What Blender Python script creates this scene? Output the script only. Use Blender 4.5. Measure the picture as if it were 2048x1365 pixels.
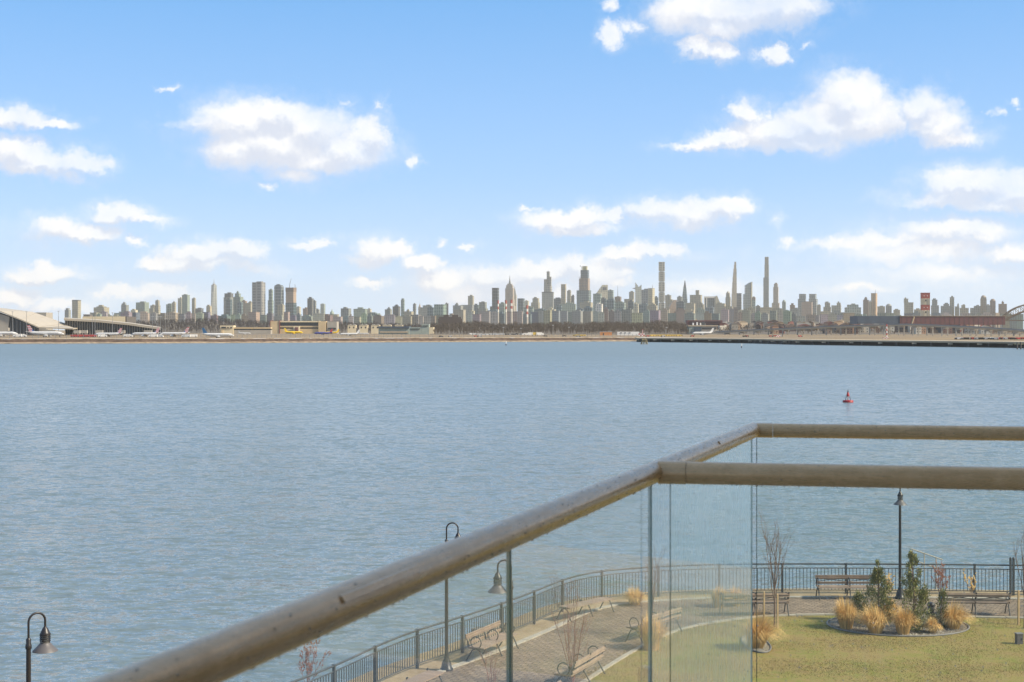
import bpy, math, random
from mathutils import Vector, Matrix, noise as mnoise
R = math.radians
rnd = random.Random(7)
scene = bpy.context.scene
for o in list(bpy.data.objects): bpy.data.objects.remove(o)

# ------------------------------------------------------------------ camera
F, CX, HY, CAMZ = 2850.0, 1024.0, 660.0, 12.0       # focal length and centre in photograph pixels
cam_d = bpy.data.cameras.new('camera'); cam = bpy.data.objects.new('camera', cam_d)
scene.collection.objects.link(cam); scene.camera = cam
cam.location = (0, 0, CAMZ); cam.rotation_euler = (R(90), 0, 0)
cam_d.sensor_width = 36; cam_d.lens = F/2048*36; cam_d.shift_y = -(682.5-HY)/2048
cam_d.clip_start = 0.05; cam_d.clip_end = 60000
cam_d.dof.use_dof = True; cam_d.dof.focus_distance = 45; cam_d.dof.aperture_fstop = 10

# ------------------------------------------------------------------ render settings
scene.render.engine = 'CYCLES'
cy = scene.cycles
cy.use_denoising = True
try: cy.denoiser = 'OPENIMAGEDENOISE'; cy.denoising_input_passes = 'RGB_ALBEDO_NORMAL'
except Exception: pass
cy.max_bounces = 8; cy.transparent_max_bounces = 24; cy.volume_bounces = 1
cy.caustics_reflective = False; cy.caustics_refractive = False
cy.sample_clamp_indirect = 6
vs = scene.view_settings
vs.view_transform = 'Standard'; vs.look = 'None'; vs.gamma = 1; vs.use_curve_mapping = False
vs.exposure = 0.62

# ------------------------------------------------------------------ sun and sky
SUN_AZ, SUN_EL = R(106), R(38)         # to the right, a little behind the camera
sun_dir = Vector((math.sin(SUN_AZ)*math.cos(SUN_EL), math.cos(SUN_AZ)*math.cos(SUN_EL), math.sin(SUN_EL)))
sd = bpy.data.lights.new('sun', 'SUN'); sd.energy = 4.8; sd.angle = R(8.0); sd.color = (1, .88, .70)
sun = bpy.data.objects.new('sun', sd); scene.collection.objects.link(sun)
sun.rotation_euler = (-sun_dir).to_track_quat('-Z', 'Y').to_euler(); sun.location = (30, 20, 60)

def ang(px, py):
    x, z = (px-CX)/F, (HY-py)/F
    return math.atan2(x, 1), math.atan2(z, math.hypot(1, x))

PUFFS = [  # cumulus heads, in angles of the sky: centre, radii, thickness
(480,245,90,38,1),(560,235,80,32,1),(620,260,90,40,1),(560,290,130,42,1),(690,300,85,35,1),(735,275,42,27,1),(480,300,80,36,.9),(640,318,110,20,.9),(420,245,60,25,.6),(590,345,60,18,.6),(395,245,55,12,.5),(530,368,22,8,.5),
(30,235,62,20,1),(95,243,48,12,.9),(40,310,72,34,1),(110,325,80,26,1),(175,328,45,15,.9),(60,335,80,16,.9),(150,355,30,11,.6),
(230,430,55,20,1),(285,440,48,10,.9),(110,455,50,22,.9),(170,468,75,19,.9),(110,470,60,17,.6),(280,487,22,12,.7),
(90,545,65,19,1),(60,552,45,13,.9),(85,535,30,15,1),(360,530,75,17,1),(400,508,70,22,1),(480,505,48,22,1),(320,530,55,14,.9),(440,535,90,14,.9),(25,590,60,18,.8),(110,615,60,14,.8),(232,583,30,14,1),(200,590,25,8,.7),(300,590,90,14,.6),(330,582,40,12,.7),
(625,485,48,9,.9),(650,485,25,12,1),(760,500,55,26,1),(805,500,32,22,1),(730,520,50,14,.6),(850,530,38,18,1),(740,562,40,12,.8),(880,565,70,26,.75),
(826,322,16,11,.9),(763,217,8,13,.4),(685,210,16,10,.4),(343,180,12,6,.6),
(1115,440,75,22,1),(1170,432,40,20,1),(1150,457,80,12,.8),(1060,415,18,6,.6),(1220,433,28,16,.9),(1300,418,55,22,1),(1390,425,90,24,1),(1460,415,40,18,1),(1370,445,90,14,.6),
(935,492,18,8,.8),(880,485,16,9,.5),(1000,560,100,26,.9),(1080,545,70,25,1),(1150,530,40,25,1),(1190,550,70,36,.9),(960,590,120,26,.7),(1290,505,90,14,.8),(1345,500,35,12,.9),(1230,515,60,12,.6),(1230,570,40,12,.7),(1420,580,120,22,.5),(1100,590,150,24,.6),
(1400,28,95,45,1),(1500,25,120,42,1),(1440,58,80,24,1),(1570,10,80,28,.8),(1225,65,26,22,1),(1265,50,25,15,.5),(1395,100,45,20,1),(1440,102,40,19,1),(1550,108,34,17,1),(1620,98,14,7,.4),(1220,12,22,10,.6),
(1700,200,75,44,1),(1730,235,85,44,1),(1640,245,95,40,1),(1570,265,110,34,1),(1500,225,35,22,1),(1450,280,72,19,1),(1390,292,55,9,.8),(1600,290,90,18,.9),(1850,215,50,32,.85),(1870,250,60,30,.85),(1900,275,60,15,.7),(1995,233,14,8,.5),(2040,210,14,8,.7),
(1920,370,70,30,1),(1960,365,70,28,1),(2045,380,72,34,1),(1900,395,90,16,.9),(1990,405,90,13,.8),
(1900,460,120,26,.7),(1960,465,70,24,.7),(1780,480,110,18,.65),(1700,490,110,13,.6),(1850,500,180,28,.65),(2030,505,60,20,.7),(1570,480,22,11,.5),(1555,435,10,9,.4),(1720,572,80,10,.5),(1900,545,150,24,.5),(1700,575,60,12,.5)]

class NT:
    """small helper to wire shader nodes"""
    def __init__(s, tree): s.t = tree; s.n = tree.nodes; s.l = tree.links
    def new(s, typ, **kw):
        n = s.n.new(typ)
        for k, v in kw.items(): setattr(n, k, v)
        return n
    def put(s, sock, v):
        if v is None: return
        if isinstance(v, bpy.types.NodeSocket): s.l.new(v, sock)
        else: sock.default_value = v
    def math(s, op, a, b=None, c=None, clamp=False):
        n = s.new('ShaderNodeMath', operation=op); n.use_clamp = clamp
        for i, v in enumerate((a, b, c)): s.put(n.inputs[i], v)
        return n.outputs[0]
    def vec(s, op, a, b=None, c=None):
        n = s.new('ShaderNodeVectorMath', operation=op)
        for i, v in enumerate((a, b, c)): s.put(n.inputs[i], v)
        return n.outputs['Value'] if op in ('LENGTH', 'DOT_PRODUCT', 'DISTANCE') else n.outputs['Vector']
    def noise(s, vec, scale, detail=2, rough=.5, out='Fac', dist=0):
        n = s.new('ShaderNodeTexNoise'); s.put(n.inputs['Vector'], vec)
        n.inputs['Scale'].default_value = scale; n.inputs['Detail'].default_value = detail
        n.inputs['Roughness'].default_value = rough; n.inputs['Distortion'].default_value = dist
        return n.outputs[out]
    def mapr(s, v, a, b, c=0., d=1., smooth=False):
        n = s.new('ShaderNodeMapRange'); n.clamp = True
        if smooth: n.interpolation_type = 'SMOOTHSTEP'
        s.put(n.inputs[0], v)
        for i, q in enumerate((a, b, c, d)): s.put(n.inputs[i+1], q)
        return n.outputs[0]
    def mix(s, fac, a, b, blend='MIX'):
        n = s.new('ShaderNodeMix', data_type='RGBA', blend_type=blend); n.clamp_factor = True
        s.put(n.inputs[0], fac); s.put(n.inputs[6], c4(a)); s.put(n.inputs[7], c4(b))
        return n.outputs[2]
    def comb(s, x, y, z):
        n = s.new('ShaderNodeCombineXYZ')
        for i, v in enumerate((x, y, z)): s.put(n.inputs[i], v)
        return n.outputs[0]
    def sep(s, v):
        n = s.new('ShaderNodeSeparateXYZ'); s.put(n.inputs[0], v); return n.outputs
    def ramp(s, v, stops):
        n = s.new('ShaderNodeValToRGB'); s.put(n.inputs[0], v)
        e = n.color_ramp.elements
        while len(e) < len(stops): e.new(.5)
        for i, (p, c) in enumerate(stops): e[i].position = p; e[i].color = c4(c)
        return n.outputs[0]
def c4(c):
    if isinstance(c, (tuple, list)) and len(c) == 3: return (*c, 1)
    return c

def cloud_group(major=False):
    g = bpy.data.node_groups.new('cloud_density', 'ShaderNodeTree')
    g.interface.new_socket('P', in_out='INPUT', socket_type='NodeSocketVector')
    g.interface.new_socket('D', in_out='OUTPUT', socket_type='NodeSocketFloat')
    k = NT(g); gi = k.new('NodeGroupInput'); go = k.new('NodeGroupOutput')
    P = gi.outputs[0]; acc = None
    for (px, py, rx, ry, w) in PUFFS:
        if major and (rx < 34 or w < .7): continue
        a, e = ang(px, py); sx, sy = F/(rx*1.34), F/(ry*1.42)
        q = k.vec('LENGTH', k.vec('MULTIPLY_ADD', P, (sx, sy, 0), (-a*sx, -e*sy, 0)))
        m = k.math('MULTIPLY_ADD', q, -w, w)
        acc = m if acc is None else k.math('MAXIMUM', acc, m) if major else k.math('SMOOTH_MAX', acc, m, .14)
    g.links.new(acc, go.inputs[0])
    return g

def build_world():
    w = bpy.data.worlds.new('World'); scene.world = w; w.use_nodes = True
    t = w.node_tree; t.nodes.clear(); k = NT(t)
    w.cycles.sampling_method = 'MANUAL'; w.cycles.sample_map_resolution = 256
    sky = k.new('ShaderNodeTexSky', sky_type='NISHITA'); sky.sun_disc = False
    sky.sun_elevation = SUN_EL; sky.sun_rotation = SUN_AZ
    sky.altitude = 60; sky.air_density = 1.0; sky.dust_density = .35; sky.ozone_density = 3.2
    d = k.new('ShaderNodeTexCoord').outputs['Generated']
    s = k.sep(d)
    az = k.math('ARCTAN2', s[0], s[1]); el = k.math('ARCSINE', s[2])
    base = k.comb(az, el, 0)
    wv = k.noise(base, 34, 8, .66, 'Color')
    wv2 = k.noise(base, 110, 4, .6, 'Color')
    off = k.vec('MULTIPLY', k.vec('SUBTRACT', wv, (.5, .5, .5)), (.042, .026, 0))
    off2 = k.vec('MULTIPLY', k.vec('SUBTRACT', wv2, (.5, .5, .5)), (.010, .007, 0))
    P = k.vec('ADD', k.vec('ADD', base, off), off2)
    grp = cloud_group()
    grp2 = cloud_group(True)
    def dens(vec, grp=grp):
        n = k.new('ShaderNodeGroup'); n.node_tree = grp; k.put(n.inputs[0], vec); return n.outputs[0]
    D0 = dens(P); D1 = dens(k.vec('ADD', P, (.0035, .009, 0)), grp2)
    # cumulus over the unseen rest of the sky, thickened to brighten the water
    sv = k.vec('MULTIPLY', d, (1, 1, 2.6))
    gen = k.math('SUBTRACT', k.noise(sv, 3.6, 9, .58), .455)
    gen1 = k.math('SUBTRACT', k.noise(k.vec('ADD', sv, (.01, .005, .05)), 3.6, 9, .58), .455)
    outm = k.math('MAXIMUM', k.mapr(k.math('ABSOLUTE', az), .40, .50), k.mapr(el, .245, .31))
    def both(a, b):
        return k.math('MAXIMUM', a, k.math('SUBTRACT', k.math('MULTIPLY', b, 3.2), k.math('MULTIPLY', k.math('SUBTRACT', 1., outm), 3.)))
    DD, DE = both(D0, gen), both(D1, gen1)
    fine = k.math('MULTIPLY', k.math('SUBTRACT', k.noise(base, 95, 8, .68), .5), .26)
    DD = k.math('ADD', DD, fine)
    lit = k.mapr(k.math('SUBTRACT', DD, DE), -.26, .42, 0, 1, True)
    alpha = k.mapr(DD, -.05, .55, 0, 1, True)
    thin = k.noise(base, 14, 6, .6)
    alpha = k.math('MULTIPLY', alpha, k.mapr(thin, .30, .58, .55, .95))
    halo = k.math('MULTIPLY', k.mapr(DD, -.5, .25, 0, .42, True), k.mapr(k.noise(base, 22, 7, .7), .42, .68))
    alpha = k.math('MAXIMUM', alpha, halo)
    up = k.math('GREATER_THAN', s[2], 0.)
    alpha = k.math('MULTIPLY', alpha, up)
    fb = k.noise(base, 60, 5, .6)
    lit = k.math('ADD', lit, k.math('MULTIPLY', k.math('SUBTRACT', fb, .5), 1.0), clamp=True)
    ccol = k.mix(lit, CLOUD_SHADE, CLOUD_LIT)
    tint = k.vec('MULTIPLY', sky.outputs[0], SKY_TINT)
    grad = k.ramp(k.math('DIVIDE', el, 1.6, clamp=True), [(0, tuple(c*.1 for c in SKY_LOW)), (.065, tuple(c*.1 for c in SKY_MID)), (.15, tuple(c*.1 for c in SKY_HIGH)), (1, tuple(c*.1 for c in SKY_TOP))])
    grad = k.vec('MULTIPLY', grad, (10, 10, 10))
    tint = k.mix(.8, tint, grad)
    col = k.mix(alpha, tint, ccol)
    bg = k.new('ShaderNodeBackground'); k.put(bg.inputs[0], col); bg.inputs[1].default_value = SKY_STRENGTH
    out = k.new('ShaderNodeOutputWorld'); t.links.new(bg.outputs[0], out.inputs[0])
SKY_STRENGTH = .105
SKY_TINT = (1.0, 1.0, 1.0)
SKY_LOW, SKY_MID, SKY_HIGH, SKY_TOP = (4.2, 5.3, 6.9), (2.35, 4.05, 6.8), (1.05, 2.95, 5.9), (1.0, 2.3, 4.6)  # top tone lies out of view, kept pale to brighten the water
CLOUD_SHADE, CLOUD_LIT = (4.75, 5.0, 5.65), (6.8, 6.7, 6.6)
build_world()
# ------------------------------------------------------------------ helpers
COL = scene.collection
def P3(px, py, D):
    """world point seen at photograph pixel (px, py) at distance D along the view"""
    return Vector(((px-CX)/F*D, D, CAMZ-(py-HY)/F*D))
def onz(px, py, z):
    D = (CAMZ-z)*F/(py-HY); return Vector(((px-CX)/F*D, D, z))

class MB:
    def __init__(s): s.v = []; s.f = []; s.sm = []
    def add(s, vs_, fs_, smooth=False):
        b = len(s.v); s.v.extend([tuple(p) for p in vs_])
        for f in fs_: s.f.append(tuple(i+b for i in f)); s.sm.append(smooth)
        return s
    def box(s, c, d, rz=0, taper=1.0):
        x, y, z = d[0]/2, d[1]/2, d[2]/2; ca, sa = math.cos(rz), math.sin(rz)
        vs_ = []
        for zz, t in ((-z, 1), (z, taper)):
            for (a, b) in ((-x, -y), (x, -y), (x, y), (-x, y)):
                a, b = a*t, b*t
                vs_.append((c[0]+a*ca-b*sa, c[1]+a*sa+b*ca, c[2]+zz))
        return s.add(vs_, [(3,2,1,0),(4,5,6,7),(0,1,5,4),(1,2,6,5),(2,3,7,6),(3,0,4,7)])
    def prism(s, poly, z0, z1, poly1=None):
        n = len(poly); p1 = poly1 or poly
        vs_ = [(p[0], p[1], z0) for p in poly]+[(p[0], p[1], z1) for p in p1]
        fs_ = [tuple(range(n-1, -1, -1)), tuple(range(n, 2*n))]+[(i, (i+1) % n, (i+1) % n+n, i+n) for i in range(n)]
        return s.add(vs_, fs_)
    def extr_y(s, poly, y0, y1):
        """polygon in x,z pulled from y0 to y1 (anticlockwise seen from -y)"""
        n = len(poly)
        vs_ = [(p[0], y0, p[1]) for p in poly]+[(p[0], y1, p[1]) for p in poly]
        fs_ = [tuple(range(n)), tuple(range(2*n-1, n-1, -1))]+[(i, i+n, (i+1) % n+n, (i+1) % n) for i in range(n)]
        return s.add(vs_, fs_)
    def tube(s, pts, r, n=8, caps=True, smooth=True):
        pts = [Vector(p) for p in pts]; m = len(pts)
        rad = r if isinstance(r, (list, tuple)) else [r]*m
        b = len(s.v); up = None
        for i, p in enumerate(pts):
            t = (pts[min(i+1, m-1)]-pts[max(i-1, 0)])
            if t.length < 1e-9: t = Vector((0, 0, 1))
            t.normalize()
            if up is None:
                up = Vector((0, 0, 1)) if abs(t.z) < .9 else Vector((1, 0, 0))
            x = t.cross(up)
            if x.length < 1e-6: x = t.cross(Vector((0, 1, 0)))
            x.normalize(); y = x.cross(t).normalized(); up = y
            for j in range(n):
                a = 2*math.pi*j/n
                s.v.append(tuple(p+x*(math.cos(a)*rad[i])+y*(math.sin(a)*rad[i])))
        for i in range(m-1):
            for j in range(n):
                k = (j+1) % n
                s.f.append((b+i*n+j, b+i*n+k, b+(i+1)*n+k, b+(i+1)*n+j)); s.sm.append(smooth)
        if caps:
            s.cap(b, n, True); s.cap(b+(m-1)*n, n, False)
        return s
    def cap(s, first, n, flip):
        c = len(s.v); s.v.extend(s.v[first:first+n]); f = tuple(range(c, c+n))
        s.f.append(f[::-1] if flip else f); s.sm.append(False)
    def lathe(s, prof, n=12, c=(0, 0, 0), smooth=True):
        b = len(s.v)
        for (r, z) in prof:
            for j in range(n):
                a = 2*math.pi*j/n
                s.v.append((c[0]+math.cos(a)*r, c[1]+math.sin(a)*r, c[2]+z))
        for i in range(len(prof)-1):
            for j in range(n):
                k = (j+1) % n
                s.f.append((b+i*n+j, b+i*n+k, b+(i+1)*n+k, b+(i+1)*n+j)); s.sm.append(smooth)
        s.cap(b, n, True); s.cap(b+(len(prof)-1)*n, n, False)
        return s
    def mesh(s, name):
        m = bpy.data.meshes.new(name); m.from_pydata(s.v, [], s.f)
        if any(s.sm): m.polygons.foreach_set('use_smooth', s.sm)
        m.update(); return m
    def build(s, name, mat, parent=None, loc=None, rz=0, color=None):
        m = s.mesh(name)
        if mat: m.materials.append(mat)
        return link(name, m, parent, loc, rz, color)
def link(name, mesh, parent=None, loc=None, rz=0, color=None):
    o = bpy.data.objects.new(name, mesh); COL.objects.link(o)
    if parent: o.parent = parent
    if loc is not None: o.location = loc
    if rz: o.rotation_euler = (0, 0, rz)
    if color: o.color = (*color, 1)
    return o
def tag(o, label, cat, group=None, kind=None):
    if label: o['label'] = label
    if cat: o['category'] = cat
    if group: o['group'] = group
    if kind: o['kind'] = kind
    return o
def thing(name, label, cat, loc=(0, 0, 0), rz=0, group=None):
    o = bpy.data.objects.new(name, None); COL.objects.link(o); o.empty_display_size = .2
    o.location = loc; o.rotation_euler = (0, 0, rz)
    return tag(o, label, cat, group)
def struct(o): o['kind'] = 'structure'; return o
def stuff(o, label=None): 
    o['kind'] = 'stuff'
    if label: o['label'] = label
    return o
def copy_tree(o, parent=None):
    c = o.copy(); COL.objects.link(c); c.parent = parent
    for ch in list(o.children): copy_tree(ch, c)
    return c

# ------------------------------------------------------------------ materials
MATS = {}
def mat(name, base=(.5, .5, .5), rough=.6, metal=0., vary=.0, vscale=3., bump=0., bscale=20., objcolor=False, coord='Object', spec=.5, island=0.):
    m = bpy.data.materials.new(name); m.use_nodes = True; t = m.node_tree; k = NT(t)
    b = t.nodes['Principled BSDF']
    tc = k.new('ShaderNodeTexCoord').outputs[coord]
    col = c4(base)
    if objcolor: col = k.new('ShaderNodeObjectInfo').outputs['Color']
    if island:
        g = k.new('ShaderNodeNewGeometry').outputs['Random Per Island']
        col = k.mix(1., col, k.ramp(g, [(0, (1-island,)*3), (1, (1+island,)*3)]), 'MULTIPLY')
    if vary:
        nz = k.noise(tc, vscale, 5, .6)
        f = k.mapr(nz, .3, .7, 1-vary, 1+vary)
        col = k.mix(1., col, k.comb(f, f, f), 'MULTIPLY')
    k.put(b.inputs['Base Color'], col)
    b.inputs['Roughness'].default_value = rough; b.inputs['Metallic'].default_value = metal
    b.inputs['Specular IOR Level'].default_value = spec
    if bump:
        bn = k.new('ShaderNodeBump'); bn.inputs['Strength'].default_value = bump; bn.inputs['Distance'].default_value = .02
        k.put(bn.inputs['Height'], k.noise(tc, bscale, 4, .6)); t.links.new(bn.outputs[0], b.inputs['Normal'])
    MATS[name] = m
    return m

def facade(name, vper, hper, wv, wh, dark, rough, metal=0., spec=.5, noise=.12):
    """wall with window strips: tint of the object, darker glazing in a grid of vper x hper metres"""
    m = bpy.data.materials.new(name); m.use_nodes = True; t = m.node_tree; k = NT(t)
    b = t.nodes['Principled BSDF']
    tc = k.new('ShaderNodeTexCoord').outputs['Object']; s = k.sep(tc)
    oi = k.new('ShaderNodeObjectInfo')
    u = k.math('ADD', k.math('ADD', s[0], s[1]), k.math('MULTIPLY', oi.outputs['Random'], 40))
    fu = k.math('PINGPONG', u, vper/2); fz = k.math('PINGPONG', s[2], hper/2)
    mu = k.mapr(fu, vper*wv/2-vper*.06, vper*wv/2+vper*.06); mz = k.mapr(fz, hper*wh/2-hper*.05, hper*wh/2+hper*.05)
    win = k.math('MULTIPLY', mu, mz)
    nz = k.noise(k.vec('MULTIPLY', tc, (1, 1, .35)), .03, 5, .7)
    f = k.mapr(nz, .3, .7, 1-noise, 1+noise)
    wn = k.new('ShaderNodeTexWhiteNoise'); wn.noise_dimensions = '3D'
    k.put(wn.inputs['Vector'], k.vec('FLOOR', k.comb(k.math('DIVIDE', u, vper), k.math('DIVIDE', s[2], hper), 0.)))
    wr = k.math('MULTIPLY', win, k.mapr(wn.outputs['Value'], 0, 1, .55, 1.))
    col = k.mix(1., oi.outputs['Color'], k.comb(f, f, f), 'MULTIPLY')
    dk = k.mix(1., col, dark, 'MULTIPLY')
    k.put(b.inputs['Base Color'], k.mix(wr, col, dk))
    k.put(b.inputs['Roughness'], k.mapr(win, 0, 1, rough, rough*.5)); b.inputs['Metallic'].default_value = metal
    b.inputs['Specular IOR Level'].default_value = spec
    MATS[name] = m; return m
# ------------------------------------------------------------------ water
def water_material():
    m = bpy.data.materials.new('bay_water'); m.use_nodes = True; t = m.node_tree; k = NT(t)
    b = t.nodes['Principled BSDF']
    b.inputs['Base Color'].default_value = (.130, .172, .186, 1)
    b.inputs['Roughness'].default_value = .10; b.inputs['IOR'].default_value = 1.333
    p = k.new('ShaderNodeTexCoord').outputs['Object']
    def rot(a, sx, sy):
        mp = k.new('ShaderNodeMapping'); k.put(mp.inputs[0], p); mp.inputs['Rotation'].default_value = (0, 0, a); mp.inputs['Scale'].default_value = (sx, sy, 1)
        return mp.outputs[0]
    gust = k.mapr(k.noise(rot(.25, .5, 1.4), .022, 4, .6), .32, .68, .7, 1.2)
    def slope(vec, detail, rough, ax, ay, dist=0.):
        c = k.vec('SUBTRACT', k.noise(vec, 1., detail, rough, 'Color', dist), (.5, .5, .5))
        return k.vec('MULTIPLY', c, (ax, ay, 0))
    s1 = slope(rot(R(-22), .16, .42), 2, .5, .3, .42)           # longer waves
    s2 = slope(rot(R(-14), 1.0, 1.6), 2, .6, .6, 1.0, .4)        # chop
    s3 = slope(rot(R(10), 2.8, 4.4), 3, .65, .7, 1.0, .3)        # ripples
    sl = k.vec('ADD', s1, k.vec('MULTIPLY', k.vec('ADD', s2, s3), k.comb(gust, gust, gust)))
    crest = k.math('ADD', k.mapr(k.noise(rot(R(-12), .62, 1.5), 1., 3, .62, dist=.5), .54, .66, 0, 1, True), k.math('MULTIPLY', k.mapr(k.noise(rot(R(6), 1.5, 3.1), 1., 3, .6, dist=.4), .54, .66, 0, 1, True), .7))
    sl = k.vec('ADD', sl, k.comb(k.math('MULTIPLY', crest, .08), k.math('MULTIPLY', crest, -.55), 0.))     # steep lee faces of the wind waves
    wm = k.new('ShaderNodeVectorMath', operation='MULTIPLY'); k.put(wm.inputs[0], sl); sl = wm.outputs[0]
    nr = k.vec('NORMALIZE', k.vec('ADD', sl, (0, 0, 1)))
    t.links.new(nr, b.inputs['Normal'])
    k.put(b.inputs['Roughness'], k.mapr(k.sep(p)[1], 60, 700, .11, .36))
    wv_ = k.mapr(k.sep(p)[1], 70, 900, WAVE, WAVE*.6); k.put(wm.inputs[1], k.comb(wv_, wv_, 0.))
    return m
WAVE = 1.15
mb = MB(); mb.add([(-3000, -80, 0), (3000, -80, 0), (3000, 1750, 0), (-3000, 1750, 0)], [(0, 1, 2, 3)])
struct(mb.build('water', water_material()))

# ------------------------------------------------------------------ far shore
GZ = 4.4                                             # airport ground level
SHORE = [(-2600, 1190)]                              # waterline of the far shore, metres
for px, py in ((-500, 688.5), (0, 688), (250, 687.4), (430, 686.8), (700, 685.4), (900, 684.6), (1100, 683.8), (1283, 683.2)):
    q = onz(px, py, 0); SHORE.append((q.x, q.y))
PIER = []                                            # front edge of the runway deck
for px, py in ((1275, 684.5), (1420, 686), (1500, 687.2), (1595, 690), (1760, 692.4), (1900, 694.4), (2020, 696.2), (2300, 702)):
    q = onz(px, py, 0); PIER.append((q.x, q.y))
def shift(poly, d): return [(x, y+d) for x, y in poly]

def airfield_mat():
    m = bpy.data.materials.new('airfield'); m.use_nodes = True; k = NT(m.node_tree); b = m.node_tree.nodes['Principled BSDF']
    tc = k.new('ShaderNodeTexCoord').outputs['Object']
    n = k.math('ADD', k.math('MULTIPLY', k.noise(k.vec('MULTIPLY', tc, (.0035, .022, 1)), 1., 5, .7), .7), k.math('MULTIPLY', k.noise(k.vec('MULTIPLY', tc, (.02, .05, 1)), 1., 5, .7), .3))
    k.put(b.inputs['Base Color'], k.ramp(n, [(.36, (.10, .085, .068)), (.45, (.20, .165, .12)), (.50, (.30, .215, .115)), (.56, (.17, .15, .125)), (.64, (.34, .285, .205))]))
    b.inputs['Roughness'].default_value = .95; b.inputs['Specular IOR Level'].default_value = .05; MATS['airfield'] = m
airfield_mat()
mat('rock_rust', (.085, .055, .038), .9, vary=.5, vscale=.25, bump=.6, bscale=.8)
mat('rock_tan', (.25, .19, .125), .9, vary=.4, vscale=.3, bump=.6, bscale=.9)
mat('concrete_far', (.40, .33, .24), .9, vary=.15, vscale=.06, spec=.1)
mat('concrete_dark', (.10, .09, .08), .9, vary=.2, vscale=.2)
mat('far_grass', (.20, .18, .09), .95, vary=.25, vscale=.01)
edge = shift(SHORE, 9)+shift(PIER, 30)[1:]+[(3000, 900)]
mb = MB()
far = [(26000, 30000), (-26000, 30000), (-26000, 1300)]
pts = edge+[(26000, 900)]+far
mb.add([(x, y, GZ) for x, y in pts], [tuple(range(len(pts)))])
struct(mb.build('airfield_ground', MATS['airfield']))
def ribbon(name, poly0, z0, poly1, z1, m, jitter=0):
    mb = MB(); v = []
    for p, q in zip(poly0, poly1): v += [(p[0], p[1], z0), (q[0], q[1], z1)]
    mb.add(v, [(2*i, 2*i+2, 2*i+3, 2*i+1) for i in range(len(poly0)-1)])
    return mb.build(name, m)
def resample(poly, step):
    out = [Vector((*poly[0], 0))]
    for a, b in zip(poly, poly[1:]):
        a, b = Vector((*a, 0)), Vector((*b, 0)); n = max(1, int((b-a).length/step))
        for i in range(1, n+1): out.append(a.lerp(b, i/n))
    return [(p.x, p.y) for p in out]
# rock revetment: lower tan berm, upper rust-coloured bank, each a rough strip
def revetment(name, poly, prof, m, amp):
    ps = resample(poly, 5); mb = MB(); v = []; nn = len(prof)
    for i, (x, y) in enumerate(ps):
        for (dy, z) in prof:
            v.append((x+rnd.uniform(-1, 1)*amp, y+dy+rnd.uniform(-1, 1)*amp, z+rnd.uniform(-.5, .5)*amp))
    f = []
    for i in range(len(ps)-1):
        for j in range(nn-1):
            a = i*nn+j; f.append((a, a+nn, a+nn+1, a+1))
    mb.add(v, f); o = mb.build(name, m); return struct(o)
revetment('shore_berm', SHORE, [(-.6, -.5), (0, .5), (1, .9), (3.4, 1.25), (4, 1.3)], MATS['rock_tan'], .45)
revetment('shore_bank', SHORE, [(3.8, .6), (4.2, 1.6), (5.2, 2.4), (6.2, 3.2), (7.4, 3.9)], MATS['rock_rust'], .5)
o = ribbon('shore_road', shift(SHORE, 7.0), 3.9, shift(SHORE, 9.2), GZ+.01, MATS['concrete_far']); struct(o)
# runway deck on piles
pr = resample(PIER, 30)
mb = MB()
n = len(pr); v = []
for (x, y) in pr: v += [(x, y, 2.9), (x, y, 4.1), (x, y+32, 4.45), (x, y+32, 2.9)]
f = []
for i in range(n-1):
    a = 4*i; b = a+4; f += [(a, b, b+1, a+1), (a+1, b+1, b+2, a+2), (b, a, a+3, b+3)]
f += [(0, 1, 2, 3), (4*n-1, 4*n-2, 4*n-3, 4*n-4)]
mb.add(v, f); deck = mb.build('runway_deck', MATS['concrete_far']); struct(deck)
pile_mesh = MB().lathe([(.7, -1), (.7, 2.95)], 6).mesh('pile'); pile_mesh.materials.append(MATS['concrete_dark'])
for i, (x, y) in enumerate(resample(PIER, 16)):
    link('pile', pile_mesh, deck, (x, y+1.2, 0))
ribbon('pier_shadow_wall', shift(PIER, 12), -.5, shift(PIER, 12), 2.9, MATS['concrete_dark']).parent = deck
cap = MB().box((0, 0, 0), (3.0, 1.6, .9)).mesh('fender'); cap.materials.append(MATS['concrete_far'])
for i, (x, y) in enumerate(resample(PIER, 24)): link('fender', cap, deck, (x, y-.7, 2.2))

# ------------------------------------------------------------------ air
def make_haze():
    m = bpy.data.materials.new('haze_air'); m.use_nodes = True; t = m.node_tree; t.nodes.clear()
    k = NT(t); pv = k.new('ShaderNodeVolumePrincipled'); out = k.new('ShaderNodeOutputMaterial')
    pv.inputs['Color'].default_value = (.97, .95, .88, 1); pv.inputs['Density'].default_value = HAZE; pv.inputs['Anisotropy'].default_value = .2
    t.links.new(pv.outputs[0], out.inputs['Volume'])
    mb = MB(); mb.box((0, 8400, 259), (20000, 17200, 522)); o = mb.build('haze', m); stuff(o); return o
HAZE = 2.5e-5
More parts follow.
